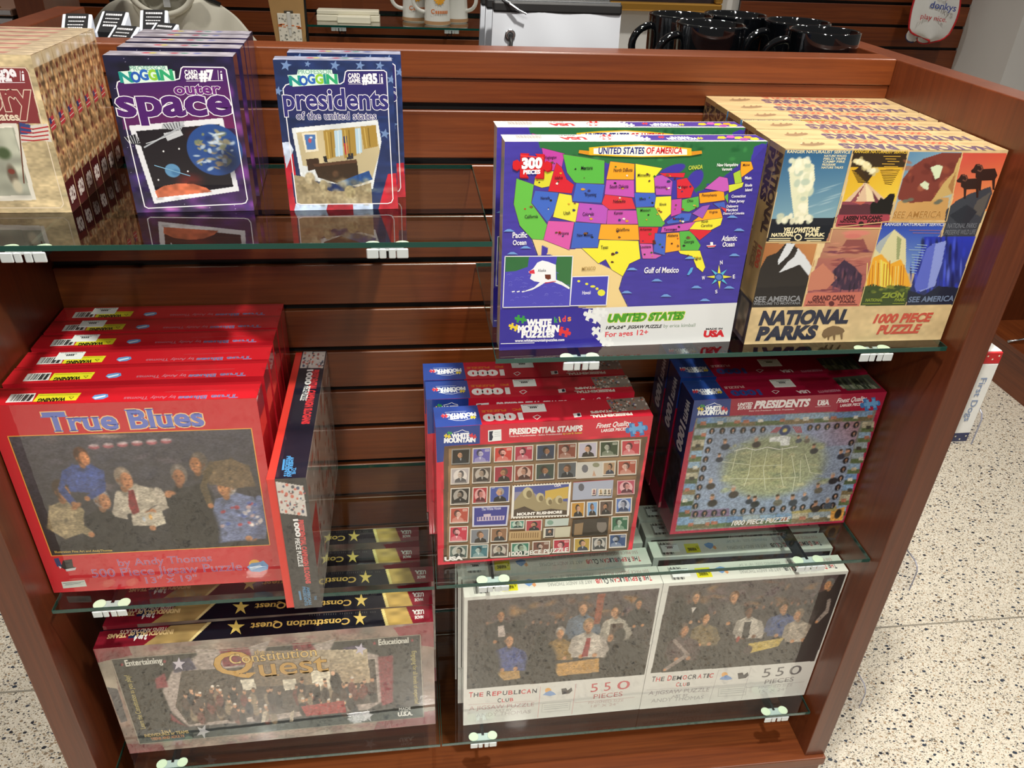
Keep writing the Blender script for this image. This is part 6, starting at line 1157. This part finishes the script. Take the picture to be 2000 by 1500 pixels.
# ------------------------------------------------------------------ neighbouring units
t=thing('display_cabinet','cherry wood cabinet end standing behind on the far left','cabinet',(-1.0,1.25,0))
MB().box(.035,.105,-.05,.20,0,1.6,.002).build('side_panel',WZ,t); MB().box(-.9,.035,.185,.20,0,1.6).build('back_panel',WX,t); MB().box(-.9,.035,-.04,.185,.885+ZO,.905+ZO,.001).build('shelf_board',WX,t); MB().box(-.9,.105,-.05,.20,0,.12).build('base',WX,t)
LEA=mat('black_leatherette','121114',.4); 
for i,(z0,hh_,m,lab) in enumerate([(.905,.024,LEA,'black album lying lowest in the pile in the far left cabinet'),(.930,.020,LEA,'black album in the middle of the pile in the far left cabinet'),(.951,.018,mat('tan_album','8a6a5a',.5),'tan album on top of the pile in the far left cabinet')]):
    tt=thing('album',lab,'book',(-1.12,1.32,z0+ZO+.0005),group='albums in the far left cabinet'); MB().box(-.15,.14,-.11,.11,0,hh_,.003,2).build('cover',m,tt); MB().box(-.145,.137,-.113,-.105,.004,hh_-.004).build('page_block',mat('album_pages','a8a4a8',.6),tt)
    if i==2: MB().lathe([(0,.004),(.006,.004),(.008,0),(0,0)],16,(.10,-.09,hh_)).build('brass_stud',GOLD,tt)
# unit on the right, across the aisle
t=thing('display_unit','cherry wood display unit on the right across the aisle, base deck showing','display unit',(2.24,.2,0)); MB().box(0,.62,-1.0,1.2,.150,.172,.002).build('base_deck',WY,t); MB().box(.004,.61,-.99,1.19,0,.15,.001).build('base_plinth',WY,t)
MB().box(.0,.62,1.2,1.235,0,.62,.002).build('side_panel',WZ,t); MB().box(.58,.62,-1.0,1.2,.172,.62).build('slatted_back',WY,t)
t=thing('handbag','black bag with a metal strap on the base deck of the right-hand unit','bag',(2.40,1.22,.1725)); 
b=MB(); b.grid(lambda u,v:(.075*math.cos(u*6.2832)*(1-.25*v),.05*math.sin(u*6.2832)*(1-.4*v),.11*v),24,8); b.build('bag_body',LEA,t,True,.003); MB().tube([(-.165,-.005,.006),(-.13,-.01,.012),(-.08,-.015,.024),(-.06,-.02,.04),(-.055,-.02,.07)],.0045,8).build('strap',STEEL,t,True)
# book and clear holders on the outside of the right side panel
def holder(z,lab):
    t=thing('book_holder',lab,'holder',(XRO+.0006,-.31,z+ZO),group='clear holders on the right side panel')
    MB().box(0,.0025,.0,.17,.0,.10,.0008).build('back_plate',ACR,t); MB().box(.0025,.042,0,.17,0,.0025,.0005).build('ledge',ACR,t)
    pts=[(.0,.0),(.17,.0),(.17,.052)]+[(.012-.012*math.sin(a)+.0,.040+.012*math.cos(a)) for a in [0,.4,.8,1.2,1.57]]
    MB().prism(pts,(.042,.0445),'X').build('front_plate',ACR,t)
    e=[(.0443,.0,.0),(.0443,.0,.042),(.0443,.004,.050),(.0443,.012,.0545),(.0443,.16,.0545)]; MB().tube(e,.0011,6).build('polished_rim',mat('acrylic_rim','8a8c9a',.2,coat=.5),t); return t
holder(.612,'clear acrylic holder on the right side panel holding the white book'); holder(.318,'empty clear acrylic holder on the right side panel, middle height'); holder(.016,'empty clear acrylic holder on the right side panel, lowest')
t=thing('book','white book with red and navy ends in the clear holder on the right panel','book',(XRO+.0045,-.307,.6148+ZO)); BW,BD,BHt=.034,.112,.147
WCOV=mat('white_book_cover','dcdcd8',.35,coat=.4); RCOV=mat('red_starred_band','b8141c',.35,coat=.4); NCOV=mat('navy_starred_band','18224c',.35,coat=.4)
MB().box(0,BW,0,BD,.0145,.1285,.001).build('cover',WCOV,t); MB().box(0,BW,0,BD,.1285,BHt-.001,.0008).build('red_band',RCOV,t); MB().box(0,BW,0,BD,.0,.0145,.0008).build('navy_band',NCOV,t); MB().box(.001,BW-.001,.003,BD-.003,BHt-.001,BHt,.0).build('page_block',mat('white_pages','eeeeea',.7),t)
b=MB()
for z,m_ in ((.138,0),(.007,0)):
    for k in range(4):
        c=(.005+k*.008,-.0004,z+(.003 if k%2 else -.002)); vs=[b.bm.verts.new((c[0]+(.0018 if q%2==0 else .0008)*math.sin(6.2832*q/10),c[1],c[2]+(.0018 if q%2==0 else .0008)*math.cos(6.2832*q/10))) for q in range(10)]; b.bm.faces.new(vs)
b.build('star_print',mat('cream_stars','e8e2c8',.5),t)
v,f=textmesh('First Dogs',.01); b=MB(); mx_=max(v[:,0]); vs=[b.bm.verts.new((.016+p[1]*.013,-.0005,.108-p[0]/mx_*.072)) for p in v]
for ff in f: b.bm.faces.new([vs[i] for i in ff])
b.build('spine_lettering',mat('grey_blue_ink','7a8aa8',.5),t)
COL.objects.unlink(FOB); bpy.data.objects.remove(FOB); bpy.data.curves.remove(FONT)
